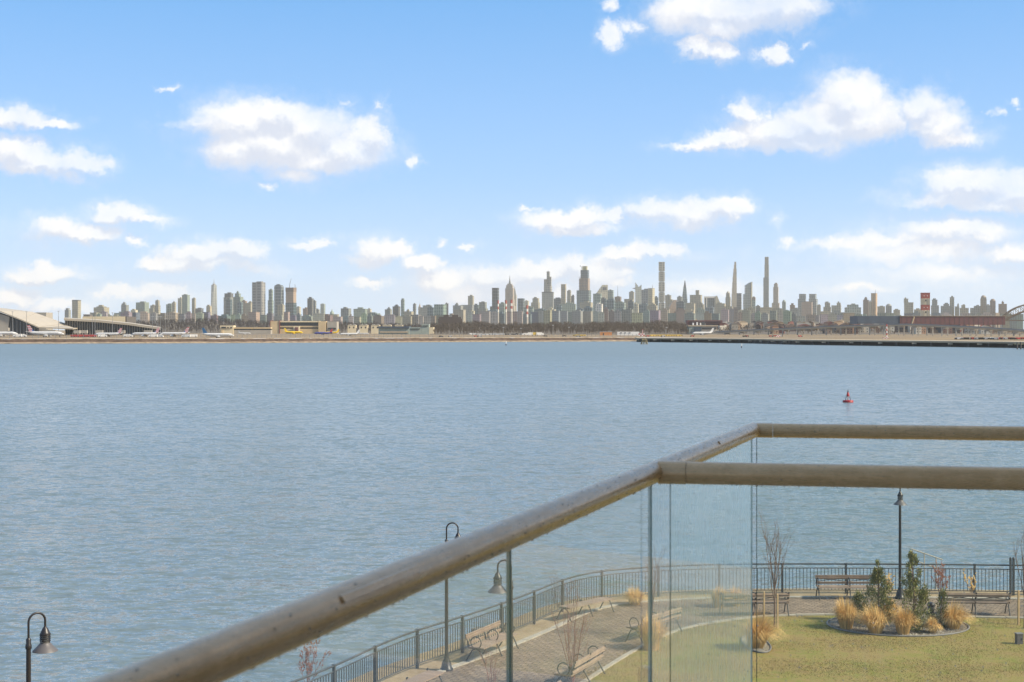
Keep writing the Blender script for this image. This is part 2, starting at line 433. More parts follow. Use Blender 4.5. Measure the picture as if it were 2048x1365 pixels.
# ------------------------------------------------------------------ skyline
facade('stone_facade', 11, 13, .42, .22, (.36, .40, .44), .75)
facade('glass_facade', 14, 17, .26, .2, (.38, .46, .50), .32, spec=.5)
facade('brick_facade', 8, 10, .5, .4, (.45, .46, .48), .85)
facade('grid_facade', 28.5, 15.5, .30, .28, (.34, .38, .40), .6)
mat('roof_metal', (.2, .2, .2), .5, objcolor=True)
mat('mast_steel', (.16, .15, .14), .5)
KIND = {'s': 'stone_facade', 'g': 'glass_facade', 'b': 'brick_facade', 'q': 'grid_facade'}
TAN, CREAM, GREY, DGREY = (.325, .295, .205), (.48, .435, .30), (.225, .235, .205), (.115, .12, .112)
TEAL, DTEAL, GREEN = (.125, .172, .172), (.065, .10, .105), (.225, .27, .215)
BROWN, RED, WHITE, PINK, SAND = (.20, .145, .10), (.27, .14, .10), (.58, .55, .47), (.32, .235, .165), (.37, .32, .21)
BASEZ = 0
CITY = R(17)
def tower(name, label, kind, color, D, tiers, rot=CITY, ratio=.8, plant=True, cat='building', spire=None, part='tower_block', group=None, taper=1.0):
    x0, x1, _ = tiers[0]; xc = (x0+x1)/2
    root = thing(name, label, cat, ((xc-CX)/F*D, D, BASEZ), -rot, group)
    z0 = 0; ca, sa = math.cos(rot), math.sin(rot)
    for i, (a, b, yt) in enumerate(tiers):
        wp = (b-a)/F*D; w = wp/(ca+ratio*sa); d = w*ratio
        if w/d > 6: d = w/6
        dx = ((a+b)/2-xc)/F*D; z1 = CAMZ-(yt-HY)/F*D
        c = color[i] if isinstance(color, list) else color
        kd = kind[i] if len(kind) > 1 else kind
        mb = MB(); mb.box((dx*ca, dx*sa, (z0+z1)/2), (w, d, z1-z0), 0, taper)
        # a parapet and corner piers give the block its edges
        mb.box((dx*ca, dx*sa, z1+.8), (w*taper+1.4, d*taper+1.4, 2.2))
        mb.build(part if i == 0 else 'upper_block', MATS[KIND[kd]], root, color=tuple(q*1.08 for q in c))
        z0 = z1
    if plant:
        w2 = w*rnd.uniform(.35, .6); h2 = rnd.uniform(4, 9)
        mb = MB(); mb.box((dx*ca+rnd.uniform(-.12, .12)*w, dx*sa, z1+1.9+h2/2), (w2, d*.5, h2))
        mb.build('rooftop_plant', MATS['roof_metal'], root, color=tuple(q*.8 for q in c))
    if spire:
        mb = MB(); zt = CAMZ-(spire[1]-HY)/F*D; dx = (spire[0]-xc)/F*D
        mb.tube([(dx*ca, dx*sa, z1), (dx*ca, dx*sa, zt)], [spire[2], spire[2]*.3], 6); mb.build('spire', MATS['mast_steel'], root)
    return root
def zpx(y, D): return CAMZ-(y-HY)/F*D
def wpx(w, D): return w/F*D
def poly_tower(name, label, D, outline, depth, kind, color, part='tower_block'):
    """tower whose silhouette is an outline of pixels (anticlockwise from lower left), with real depth"""
    xs = [p[0] for p in outline]; xc = (min(xs)+max(xs))/2
    root = thing(name, label, 'building', ((xc-CX)/F*D, D, 0), 0)
    pts = [((x-xc)/F*D, zpx(y, D) if y < 655 else 0) for x, y in outline]
    mb = MB(); mb.extr_y(pts, -depth/2, depth/2); mb.build(part, MATS[KIND[kind]], root, color=color)
    return root

T = tower
# --- far end of the skyline, behind the airport terminal
T('round_top_tower', 'brown round-topped tower just beside the plain tan slab above the terminal', 'b', GREY, 9000, [(130,141,621),(132,139,617.5)], plant=False)
T('slab_tower', 'plain tan slab tower with dark cap rising alone above the terminal roofs', 's', [TAN, DGREY], 8800, [(145,161,603),(145,161.2,601)], plant=False)
T('stepped_block', 'wide tan block with stepped top behind the cream airport box', 's', TAN, 8800, [(189,217,616),(194,212,614)])
T('pointed_tower', 'grey stone tower with small pointed peak above the airport treeline', 's', GREY, 9300, [(243,257,611),(244,252,608)], spire=(247,604,4))
T('low_block', 'long low pale block at the foot of the grey pointed tower', 'b', GREEN, 9000, [(230,262,627)])
T('low_block', 'small pale block between the pointed tower and the square slab', 'b', CREAM, 9000, [(262,275,621)])
T('slab_tower', 'square pale slab with glassy middle near the airport treeline', 's', GREEN, 9100, [(273,297,606)])
T('low_block', 'stepped block leaning against the narrow tan tower', 'b', TAN, 9300, [(296,312,618),(301,311,612)])
T('narrow_tower', 'narrow tan tower with stepped shoulder above the dark trees', 's', TAN, 9200, [(309,320.5,612),(311,319,602)])
T('glass_block', 'pale green glass block beside a small pointed turret', 'g', GREEN, 9400, [(333,347,610)])
T('turret_tower', 'small tan turret tower rising over the pale green block', 's', TAN, 9300, [(344,352,606)], spire=(348,602,5))
T('twin_slab', 'lower tan half of the paired slabs near the tapered spire tower', 's', CREAM, 9500, [(356,366,597.5)])
T('twin_slab', 'taller greenish half of the paired slabs near the tapered spire tower', 's', GREEN, 9400, [(364.5,379,591)])
T('narrow_tower', 'thin pale tower standing between the paired slabs and the tapered spire tower', 's', TAN, 9500, [(384,391.5,598)])
T('low_block', 'low dark flat-roofed block in the trees below the thin pale tower', 'g', DGREY, 8800, [(391,406.5,618)])
T('low_block', 'small sandy block at the foot of the tapered spire tower', 'b', SAND, 9000, [(413,423,613)])
# tapered spire tower: square turning into its own diagonal
def obelisk():
    D = 14500; root = thing('spire_tower', 'tall tapered obelisk tower with needle antenna, tallest of the downtown cluster', 'building', ((428-CX)/F*D, D, 0), R(10))
    h = wpx(6.6, D); zt = zpx(570.5, D); zb = zpx(612, D); n = 8
    low = [(-h, -h), (0, -h), (h, -h), (h, 0), (h, h), (0, h), (-h, h), (-h, 0)]
    t = h*.80; up = [(-t*.5, -t*.5), (0, -t), (t*.5, -t*.5), (t, 0), (t*.5, t*.5), (0, t), (-t*.5, t*.5), (-t, 0)]
    MB().prism(low, 0, zb*.6).build('podium', MATS['glass_facade'], root, color=GREY)
    MB().prism(low, zb*.6, zt, up).build('shaft', MATS['glass_facade'], root, color=(.30, .30, .25))
    MB().lathe([(t*.55, 0), (t*.6, 12), (t*.3, 14)], 12, (0, 0, zt)).build('crown_ring', MATS['mast_steel'], root)
    MB().tube([(0, 0, zt), (0, 0, zpx(559, D))], [5, 1.2], 6).build('antenna', MATS['mast_steel'], root)
obelisk()
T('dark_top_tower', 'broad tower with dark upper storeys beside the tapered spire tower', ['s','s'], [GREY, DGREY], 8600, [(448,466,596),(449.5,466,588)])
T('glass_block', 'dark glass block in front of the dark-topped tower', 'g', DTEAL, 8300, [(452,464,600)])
r = T('peaked_tower', 'stepped tower with small square peak and reddish shoulder', 's', GREEN, 8700, [(466,486,595),(470,481,588),(473,478,585)])
T('brick_tower', 'pinkish brick tower stepped beside the peaked tower', 'b', PINK, 8650, [(484,494,603)])
T('low_block', 'pale block between the pinkish brick tower and the big grid slab', 'b', TAN, 8600, [(490,506,607),(497,505,605)])
T('glass_block', 'narrow blue glass block below the peaked tower', 'g', TEAL, 8250, [(475,486,606)])
T('grid_slab', 'tallest broad grey slab with regular window grid above the airport trees', 'q', (.27,.26,.23), 8000, [(505,530,566)])
T('narrow_tower', 'slim dark green tower right beside the big grid slab', 'g', GREEN, 8200, [(536,547,602),(537.5,546,580.5)])
T('glass_tower', 'blue grey glass tower with notched top between slim green and rust-coloured towers', 'g', (.17,.19,.185), 8000, [(549,567,574),(550,565,571.5)])
T('low_block', 'tan apartment block in front of the notched glass tower', 's', TAN, 7800, [(555,569,611)])
def rust_tower():
    r = T('unfinished_tower', 'rust and brown tower under construction with cranes on its roof', ['g','b','b'], [DTEAL, PINK, BROWN], 8000, [(571.5,592.5,607),(572,592,584),(571.5,592.5,576.5)], plant=False)
    D = 8000; z = zpx(576, D)
    for dx, top, lean in ((-3, 557, 10), (9, 570, -5)):
        MB().tube([(wpx(dx, D), 0, z), (wpx(dx, D), 0, z+18), (wpx(dx, D)+lean, 0, zpx(top, D))], [1.6, 1.6, .7], 5).build('crane', MATS['mast_steel'], r)
rust_tower()
T('low_block', 'cream low tower beyond the rust-coloured tower', 's', CREAM, 9600, [(592,601.5,615)])
T('brick_tower', 'reddish low block at the foot of the dark grey tower', 'b', PINK, 8600, [(606,617,618)])
T('dark_tower', 'dark grey tower with lower shoulder, alone past the rust-coloured tower', 's', DGREY, 8300, [(615,627,598)])
T('shoulder_block', 'lower shoulder block of the lone dark grey tower', 's', GREY, 8400, [(626,632.5,603)])
T('low_block', 'small low block stepping down from the lone dark grey tower', 'b', GREY, 8500, [(630,640,620)])
T('pale_tower', 'pale thin tower standing apart in hazy distance', 's', GREEN, 12500, [(641,650.5,609)])
def dome_hall():
    D = 7000; root = thing('domed_hall', 'low domed hall with lantern among far roofs', 'building', ((664-CX)/F*D, D, 0), R(-8))
    MB().box((0, 0, zpx(629, D)/2), (wpx(26, D), 30, zpx(629, D))).build('hall', MATS['brick_facade'], root, color=TAN)
    rr = wpx(4.2, D); z = zpx(629, D)
    MB().lathe([(rr, 0), (rr, 6), (rr*.9, 10), (rr*.6, 14), (rr*.25, 16.5), (rr*.22, 21), (.2, 27)], 12, (0, 0, z)).build('dome', MATS['roof_metal'], root, color=GREEN)
dome_hall()
T('slab_tower', 'isolated twin-faced slab with small central peak past the domed hall', 's', GREY, 7800, [(682,702,618)])
T('wide_slab', 'wide ribbed slab with crowded rooftop next to the isolated twin-faced slab', 's', GREEN, 7700, [(708,734,619)], rot=R(8))
T('low_block', 'small pale block touching the wide ribbed slab', 'b', CREAM, 8000, [(734,743,619.5)])
T('low_block', 'long low green glass block beside the wide ribbed slab', 'g', GREEN, 7500, [(736,760,628)])
T('brick_tower', 'square brown-grey block with stepped roof before the slim green tower', 'b', GREY, 7900, [(770,784,620),(774,782,618)])
T('dark_tower', 'dark stepped slab close to the slim rounded green tower', 's', DGREY, 8000, [(785.5,800.5,614),(789,797,612)])
T('slim_tower', 'slim green tower with rounded tip standing well above its neighbours', 'g', GREEN, 8400, [(802,809,600.5),(803.3,808,598)], plant=False)
T('low_block', 'low tan cluster block beneath the slim green tower', 'b', TAN, 8100, [(808,827,624),(813,819,621)])
T('narrow_tower', 'narrow grey tower beside the pink pointed clock tower', 's', GREY, 8700, [(826,832.5,609)])
def clock_tower():
    D = 11500; root = thing('pointed_clock_tower', 'pinkish stone tower with pyramid roof beside the wide stepped hospital block', 'building', ((839.5-CX)/F*D, D, 0), -CITY)
    w = wpx(4.8, D); z1 = zpx(615, D); z2 = zpx(608, D)
    MB().box((0, 0, z1/2), (w, w, z1)).build('shaft', MATS['stone_facade'], root, color=SAND)
    MB().box((0, 0, (z1+z2)/2), (w*.8, w*.8, z2-z1), 0, .12).build('pyramid_roof', MATS['roof_metal'], root, color=PINK)
    MB().tube([(0, 0, z2-2), (0, 0, z2+14)], [1.4, .4], 5).build('spire', MATS['mast_steel'], root)
clock_tower()
T('wide_stepped_block', 'wide stepped grey block with crowded rooftop beside the pink pointed tower', 's', GREY, 8200, [(840,870,616),(846,864,612)], rot=R(8))
T('glass_block', 'blue glass slab in front of the wide stepped grey block', 'g', TEAL, 7800, [(855,870,616)])
T('green_slab', 'green glass slab with bright sunlit end wall', 'g', (.22,.28,.22), 7700, [(868,893,610)], rot=R(30), ratio=.55, plant=False)
T('narrow_tower', 'narrow dark tower behind the sunlit end of the green slab', 's', DGREY, 8500, [(890.5,897,608)])
# --- midtown
T('stepped_block', 'brown grey stepped block at the near edge of the dense midtown mass', 'b', GREY, 9000, [(906,926,612),(910,917,609)])
T('hotel_tower', 'tan tower with flat crown on a wide lower block', 's', [GREY, TAN], 9800, [(922,950,611),(936,948,593)])
T('low_block', 'small sunlit cream block below the flat-crowned tan tower', 's', CREAM, 8000, [(939,949.5,623)])
T('glass_block', 'teal glass block between flat-crowned tan tower and green grey tower', 'g', TEAL, 9000, [(948,958,611)])
T('green_tower', 'green grey tower with chamfered top before the black slab', 's', (.22,.235,.19), 8900, [(956,976,618),(958,973.5,605.5)])
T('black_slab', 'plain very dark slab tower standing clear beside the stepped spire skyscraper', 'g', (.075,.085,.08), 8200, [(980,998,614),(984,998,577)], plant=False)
T('green_block', 'pale green block between the black slab and the stepped spire skyscraper', 'g', GREEN, 9000, [(997,1011,608)])
def spire_scraper():
    D = 11400; root = thing('stepped_skyscraper', 'stone skyscraper with stepped crown and tall needle spire', 'building', ((1019.5-CX)/F*D, D, 0), -CITY)
    c = (.36, .30, .22); z0 = 0
    for i, (w, y) in enumerate(((23, 612), (20, 600), (18.5, 577), (15, 571), (10.5, 568))):
        z1 = zpx(y, D); W = wpx(w, D)/1.15
        mb = MB(); mb.box((0, 0, (z0+z1)/2), (W, W*.62, z1-z0))
        if i in (1, 2):
            for q in (-.36, -.18, 0, .18, .36): mb.box((W*q, -W*.31-1, (z0+z1)/2), (W*.06, 2.5, z1-z0))
        mb.build('setback_block', MATS['stone_facade'], root, color=c); z0 = z1
    W = wpx(4.2, D); z1 = zpx(562.5, D)
    MB().box((0, 0, (z0+z1)/2), (W, W, z1-z0), 0, .6).build('mooring_mast', MATS['stone_facade'], root, color=GREY)
    MB().tube([(0, 0, z1-3), (0, 0, zpx(557, D)), (0, 0, zpx(551, D))], [6, 3, .8], 6).build('spire', MATS['mast_steel'], root)
spire_scraper()
def needle_crown():
    D = 11900; root = thing('needle_crown_tower', 'thin tower with pointed needle crown half hidden behind the stepped spire skyscraper', 'building', ((1029.5-CX)/F*D, D, 0), -CITY)
    w = wpx(6.5, D); z1 = zpx(590, D); z2 = zpx(579, D)
    MB().box((0, 0, z1/2), (w, w, z1)).build('shaft', MATS['stone_facade'], root, color=TAN)
    MB().box((0, 0, (z1+z2)/2), (w*.75, w*.75, z2-z1), 0, .35).build('crown', MATS['stone_facade'], root, color=GREY)
    MB().tube([(0, 0, z2-4), (0, 0, zpx(572.5, D))], [4, .6], 6).build('spire', MATS['mast_steel'], root)
needle_crown()
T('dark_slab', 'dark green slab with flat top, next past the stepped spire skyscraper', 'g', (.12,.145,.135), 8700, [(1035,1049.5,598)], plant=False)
T('low_block', 'cream block peeping behind the dark green slab', 's', CREAM, 9500, [(1048,1058,603)])
T('stepped_block', 'tan block with chamfered roof before the three-tiered tower', 's', TAN, 9600, [(1062,1080,606),(1065,1078.5,597.5)])
def tiered_tower():
    D = 10800; root = thing('tiered_glass_tower', 'tall tower of three tapering tiers rising behind a broad slab', 'building', ((1095.5-CX)/F*D, D, 0), -CITY)
    for nm, xa, xb, y, dy in (('middle_tier', 1088, 1104, 572, 0), ('low_tier', 1088.5, 1095.5, 559, -8), ('tall_tier', 1093, 1099.5, 543.5, 6), ('side_tier', 1097.5, 1103.5, 554, -4)):
        w = wpx(xb-xa, D)/1.1; x = wpx((xa+xb)/2-1095.5, D)
        MB().box((x, dy, zpx(y, D)/2), (w, w*.9, zpx(y, D)), 0, .93).build(nm, MATS['glass_facade'], root, color=(.30, .27, .20))
    MB().tube([(wpx(.6, D), 6, zpx(544, D)), (wpx(.6, D), 6, zpx(541.5, D))], [3, 1], 5).build('spire', MATS['mast_steel'], root)
tiered_tower()
T('broad_slab', 'broad grey slab with dark roof band below the three-tiered tower', 's', [GREY, DGREY], 9800, [(1083.5,1108,587),(1083.5,1108,585)], plant=False, rot=R(8))
T('dark_block', 'dark block behind the sandy square tower', 'g', DTEAL, 10500, [(1107,1126,598)])
T('square_tower', 'sandy square tower with plain blank top above striped slab', 's', [TAN, SAND], 9500, [(1122,1132.5,577),(1122,1132.5,569.5)], plant=False)
T('slim_tower', 'slim tan tower between the sandy square tower and the unfinished stepped giant', 's', TAN, 10200, [(1134,1142.5,582.5)])
T('low_block', 'small dark block beside the slim tan tower', 'b', DGREY, 10000, [(1142,1149,593)])
def stepped_giant():
    D = 9800; r = T('unfinished_giant', 'massive stepped tower under construction with yellow top and crane', ['g','s','g','s'], [TEAL, PINK, DTEAL, (.45,.40,.20)], D, [(1153,1182.5,582),(1158,1180,558),(1161,1178.5,541.5),(1164.5,1175,533.5)], plant=False)
    z = zpx(541, D)
    MB().tube([(wpx(-5, D), 0, z), (wpx(-5, D), 0, zpx(534, D)), (wpx(-8, D), 0, zpx(532, D))], [1.5, 1.5, 3], 5).build('crane', MATS['mast_steel'], r)
    mb = MB()
    for i in range(5): mb.box((wpx(-.2, D), -wpx(7.6, D), zpx(579-6*i, D)), (wpx(17, D), 3, 3))
    mb.build('floor_edge', MATS['mast_steel'], r)
stepped_giant()
T('striped_slab', 'wide slab with vertical stripes in front of the unfinished stepped giant', 's', GREEN, 8300, [(1120,1153,609)], rot=R(8))
T('glass_block', 'teal block low beside the cream stepped block under the broad slab', 'g', TEAL, 8500, [(1066,1094,620)])
T('low_block', 'cream stepped block in front of the broad grey slab', 's', CREAM, 8200, [(1093,1112,620),(1096,1106,617)])
T('low_block', 'tan low block under the foot of the unfinished stepped giant', 'b', TAN, 8600, [(1159,1186,606)])
T('glass_block', 'blue glass low block beside the wide vertical-striped slab', 'g', (.13,.17,.19), 8000, [(1153,1168,619)])
T('glass_block', 'green grey low block before the slant-roofed tower', 'g', TEAL, 8050, [(1168,1187,616)])
T('green_tower', 'green glass tower right in front of the slant-roofed tower', 'g', GREEN, 9000, [(1186,1204,588.5)])
def slant_roof():
    D = 10000; r = poly_tower('slant_roof_tower', 'pale tower with big slanted roof wedge', D, [(1194,660), (1215,660), (1215,570.5), (1204.5,570.5), (1194,585)], 60, 's', (.46, .42, .30))
    MB().box((wpx(4.5, D), -31, zpx(577.5, D)), (wpx(8, D), 3, wpx(6, D))).build('louvre_panel', MATS['glass_facade'], r, color=DGREY)
slant_roof()
T('green_block', 'green block joined behind the slant-roofed tower', 'g', GREEN, 10300, [(1214,1228,581.5)])
T('striped_block', 'white and grey striped block low in front of the green glass tower', 's', WHITE, 7900, [(1190,1206,609)])
T('glass_block', 'dark teal block below the slant-roofed tower', 'g', DTEAL, 8400, [(1202,1213,598)])
T('glass_block', 'broad teal glass block between the slant-roofed tower and the mast', 'g', TEAL, 8500, [(1211,1231,601)])
T('mast_tower', 'brown block carrying a very tall thin mast', 's', BROWN, 10300, [(1229,1243,594.5)], spire=(1235.5,572,2.4))
T('low_block', 'pale green low block beneath the tall thin mast', 'g', GREEN, 8600, [(1230,1252,606)])
T('stepped_block', 'stepped tan block climbing towards the notched-top tower', 's', TAN, 9700, [(1248,1269,599),(1258,1269,585)])
def notch_tower():
    D = 12500; r = poly_tower('notched_tower', 'angular tower with notched slanting top and jutting deck', D, [(1270,660), (1283,660), (1282.5,570), (1277,575), (1270.5,565.5)], 60, 'g', (.26, .28, .23))
    MB().extr_y([(wpx(-12.5, D), zpx(577, D)), (wpx(-6.4, D), zpx(578.5, D)), (wpx(-6.4, D), zpx(576, D))], -22, 22).build('jutting_deck', MATS['mast_steel'], r)
notch_tower()
T('glass_tower', 'dark grey ribbed tower right beside the notched tower', 'g', (.19,.20,.185), 9500, [(1282.5,1301,580.5)])
T('sunlit_tower', 'cream tower with bright sunlit side near the white tall pencil tower', 's', (.40,.36,.24), 9300, [(1296,1309.5,577.5)], rot=R(38), plant=False, spire=(1305,569,1.5))
T('low_block', 'bright cream small block in front of the notched tower', 's', CREAM, 8000, [(1267,1277.5,609)])
T('glass_block', 'dark blue glass block beside the bright cream small block', 'g', DTEAL, 8300, [(1256,1268,604)])
T('glass_block', 'teal block at the foot of the dark grey ribbed tower', 'g', TEAL, 8200, [(1277,1297,610)])
T('low_block', 'tan stone block beneath the cream sunlit tower', 's', TAN, 8100, [(1293,1316,612),(1300,1312,609)])
T('glass_block', 'narrow teal block touching the tall square grid tower', 'g', TEAL, 9400, [(1309,1317,596)])
def pencil():
    D = 9870; root = thing('pencil_tower', 'very tall square pencil tower with regular window grid and open bands', 'building', ((1323.5-CX)/F*D, D, 0), -R(9))
    w = wpx(13, D)/1.1; z0 = 0; c = (.36, .33, .25)
    for i, y in enumerate((606, 585.5, 565, 544.5, 524.5)):
        z1 = zpx(y, D)
        MB().box((0, 0, (z0+z1)/2), (w, w*.9, z1-z0)).build('window_grid', MATS['grid_facade'], root, color=c)
        z0 = z1
        if i < 4:
            MB().box((0, 0, z1+3.5), (w*.72, w*.7, 7)).build('open_band', MATS['roof_metal'], root, color=(.6, .58, .5)); z0 = z1+7
pencil()
T('stepped_block', 'tan stepped block beside the foot of the square pencil tower', 's', TAN, 9700, [(1330,1347,600),(1330,1343,591.5)])
poly_tower('sloped_brick_tower', 'reddish brick block with one sloping shoulder near the pencil tower', 8700, [(1337,660), (1353,660), (1353,600.5), (1347,600.5), (1338,615)], 50, 'b', PINK)
T('glass_block', 'dark teal block with flat roof before the faceted pointed tower', 'g', DTEAL, 8600, [(1352,1371,605)])
T('low_block', 'small tan box over the dark teal block', 's', GREY, 10200, [(1354,1365,594.5)])
def facet_point():
    D = 10300; root = thing('pointed_glass_tower', 'dark faceted glass tower tapering to an off-centre point', 'building', ((1369.5-CX)/F*D, D, 0), -R(12))
    w = wpx(11.5, D)/1.12; h = w/2; z0 = zpx(600, D); z1 = zpx(576, D); z2 = zpx(561.5, D)
    sq = lambda a, ox=0: [(-a+ox, -a), (a+ox, -a), (a+ox, a), (-a+ox, a)]
    mb = MB(); mb.prism(sq(h), 0, z0); mb.build('shaft', MATS['glass_facade'], root, color=(.15, .19, .17))
    MB().prism(sq(h), z0, z1, sq(h*.55, 1)).build('tapering_block', MATS['glass_facade'], root, color=(.15, .19, .17))
    MB().prism(sq(h*.55, 1), z1, z2, sq(h*.1, 1)).build('peak', MATS['glass_facade'], root, color=DGREY)
facet_point()
T('wide_block', 'wide tan block with square water-tank tower on its roof', 's', TAN, 9600, [(1379,1405,591),(1391,1399,581.5)], plant=False)
T('low_block', 'tan block in front of the wide tan block', 'b', TAN, 8500, [(1371,1391,608)])
T('low_block', 'broad low sandstone block along the treeline below the pointed glass tower', 'b', SAND, 8000, [(1364,1391,622)])
T('round_top_block', 'tan round-shouldered block beside the white-framed tower', 's', TAN, 8300, [(1395,1409,610),(1397,1406,607)])
def framed():
    D = 9300; r = T('framed_tower', 'white-framed tower with dark recessed glass front', 'g', DTEAL, D, [(1408,1430,596)], rot=R(6), plant=False)
    w = wpx(22, D)/1.06; z = zpx(596, D)
    mb = MB()
    for q in (-.5, -.28, .5): mb.box((w*q, -w*.42, z/2), (w*.09, 6, z))
    mb.box((0, -w*.42, z+3), (w*1.09, 6, 10)); mb.build('white_frame', MATS['roof_metal'], r, color=WHITE)
framed()
poly_tower('sloped_tower', 'tan tower with long slanting roof falling away from the white-framed tower', 9100, [(1430,660), (1446,660), (1441,611), (1433,592), (1430,594)], 55, 's', (.34, .31, .22))
T('glass_block', 'blue glass slab low in front of the white-framed tower', 'g', (.13,.17,.18), 8000, [(1409,1429,616)])
T('low_block', 'tan low block below the long slanting roof', 'b', TAN, 8200, [(1430,1452,608)])
def roundtop(label, D, xa, xb, y, yb, xa2, xb2, color, name='round_top_tower'):
    root = thing(name, label, 'building', (((xa+xb)/2-CX)/F*D, D, 0), -CITY)
    w = wpx(xb-xa, D)/1.15; z1 = zpx(y+4, D)
    if yb: MB().box((0, 5, zpx(yb, D)/2), (wpx(xb2-xa2, D)/1.2, w, zpx(yb, D))).build('lower_block', MATS['stone_facade'], root, color=color)
    MB().box((0, 0, z1/2), (w, w*.9, z1)).build('tower_block', MATS['stone_facade'], root, color=color)
    h = zpx(y, D)-z1; MB().lathe([(w*.47, 0), (w*.42, h*.4), (w*.3, h*.75), (w*.1, h)], 12, (0, 0, z1)).build('domed_roof', MATS['roof_metal'], root, color=tuple(q*.8 for q in color))
roundtop('tan tower with rounded dome top beside the needle-thin stepped tower', 9500, 1452, 1460, 583, 595, 1450.5, 1462, TAN)
def needle_step():
    D = 10200; root = thing('needle_tower', 'needle-thin tower whose one edge steps inward to the tip', 'building', ((1468-CX)/F*D, D, 0), 0)
    right = 1473.2
    for i, (xl, y) in enumerate(((1463.2, 600), (1463.7, 588), (1464.3, 576), (1465, 565), (1465.7, 555), (1466.4, 546), (1467.2, 538), (1468, 530), (1468.9, 524))):
        w = wpx(right-xl-(.8 if i > 6 else 0), D); x = wpx((xl+right)/2-1468, D); z1 = zpx(y, D)
        MB().box((x, i*1.2, z1/2), (w, 22-i*2, z1)).build('setback', MATS['stone_facade'], root, color=(.31, .27, .20))
    mb = MB()
    for y in (546.5, 568): mb.box((wpx(2.2, D), -13, zpx(y, D)), (wpx(5.5, D), 3, 5))
    mb.build('dark_band', MATS['mast_steel'], root)
needle_step()
T('dark_slab', 'dark flat-topped glass slab between needle-thin tower and curved-top tower', 'g', DGREY, 9800, [(1473,1483.5,587.5)], plant=False)
def curved():
    D = 9900; r = poly_tower('curved_top_tower', 'blue glass tower with curved sloping top and painted sunlit edge', D, [(1487,660), (1503.5,660), (1503.5,564), (1498,566), (1490.5,571), (1490.3,588), (1487,589)], 50, 'g', (.15, .18, .175))
    MB().box((wpx(6.9, D), -26, zpx(565, D)/2), (wpx(2.2, D), 4, zpx(565, D))).build('sunlit_edge', MATS['roof_metal'], r, color=CREAM)  # cream strip puts the sunlit right face into colour
curved()
T('brown_top_block', 'green block with brown upper storeys leaning on the curved-top tower', ['g','b'], [GREEN, BROWN], 9700, [(1503,1511.5,601),(1503,1511.5,596)])
def tallest():
    D = 10550; root = thing('tallest_tower', 'tallest tower of the skyline, slender with overhanging lower shaft', 'building', ((1532-CX)/F*D, D, 0), -R(12))
    for nm, xa, xb, y0, y1 in (('lower_shaft', 1526.3, 1538.3, 660, 556), ('upper_shaft', 1528.6, 1538, 556, 530), ('crown', 1529.2, 1537.6, 530, 514.5)):
        w = wpx(xb-xa, D)/1.12; x = wpx((xa+xb)/2-1532, D); za = 0 if y0 > 650 else zpx(y0, D); zb = zpx(y1, D)
        mb = MB(); mb.box((x, 0, (za+zb)/2), (w, w*.85, zb-za))
        for q in (-.36, -.05, .27): mb.box((x+w*q, -w*.43, (za+zb)/2+2), (w*.11, 3, zb-za))
        mb.build(nm, MATS['stone_facade'], root, color=(.36, .33, .25) if nm != 'lower_shaft' else (.25, .255, .22))
tallest()
T('ornate_tower', 'tan stone tower with stepped ornate crown beside the tallest tower', 's', (.40,.33,.23), 9900, [(1543,1560,607),(1546,1557.5,575),(1547.5,1556,568.5)])
roundtop('grey green tower with rounded top past the ornate stone tower', 9800, 1564, 1572, 600, 0, 0, 0, GREEN)
T('peaked_brick_tower', 'dark brown tower with pointed roof standing apart before the twin towers', 'b', BROWN, 9000, [(1579.5,1590.5,611),(1582,1587.5,607.5)], plant=False)
T('twin_tower', 'first of the two matching glass twin towers, nearer the tallest tower', 'g', (.20,.215,.19), 10200, [(1595,1613,599),(1597.5,1613,589)], plant=False)
T('twin_tower', 'second of the two matching glass twin towers, with pale lit edge', 'g', (.20,.215,.19), 10200, [(1617,1636,599),(1618,1633.5,589)], plant=False, rot=R(26))
T('brick_block', 'reddish brown block in front of the twin glass towers', 'b', PINK, 9000, [(1602,1626,605.5)])
T('low_block', 'tan block just past the twin towers', 'b', TAN, 9400, [(1633,1642,611.5)])
T('stepped_block', 'tan stepped apartment tower with flared crown past the twin towers', 's', TAN, 9300, [(1646,1663,615),(1649,1661,606.5)])
T('peaked_block', 'sloping-sided tan block with small turret', 's', (.33,.31,.22), 9200, [(1662,1683.5,612),(1673,1682,606.5)])
T('wide_green_block', 'wide green glass block with castle-like roofline', 'g', (.19,.23,.20), 8900, [(1689,1722,616),(1694,1717,610.5)], rot=R(8))
T('brown_tower', 'brown brick tower with orange-lit top beside the orange tower', 'b', BROWN, 8900, [(1725.5,1738.5,601),(1728,1735,597.5)])
T('low_block', 'pale slim block squeezed between brown and orange towers', 's', TAN, 9300, [(1737,1744,604.5)])
T('orange_tower', 'tower glowing orange on its sunlit side, with rooftop mast', 's', [(.42,.28,.15)], 9000, [(1742,1754.5,587.5)], rot=R(35), plant=False, spire=(1750.5,579.5,2))
T('low_block', 'low block with chimney stubs past the orange tower', 'b', TAN, 8800, [(1754,1771,614)])
roundtop('grey arched-roof block past the orange tower', 8700, 1771, 1784, 608, 0, 0, 0, GREY)
T('low_block', 'small cream gable-roofed block among low roofs before the tan L-shaped tower', 'b', SAND, 8700, [(1786,1801,621)])
T('corner_tower', 'tan L-shaped tower with taller side near the red and white power tower', 's', TAN, 8400, [(1807,1828,606),(1807,1817,598.5)])
T('low_block', 'low tan block between the L-shaped tower and the red and white power tower', 'b', SAND, 8600, [(1827,1842,620)])
T('stepped_block', 'grey green stepped tower directly past the red and white power tower', 's', GREY, 8400, [(1861,1879,612),(1863,1875.5,600.5)])
T('wide_stepped_block', 'broad stepped block below the slender square tower', 's', GREY, 8800, [(1880,1905,613),(1886,1899,609)])
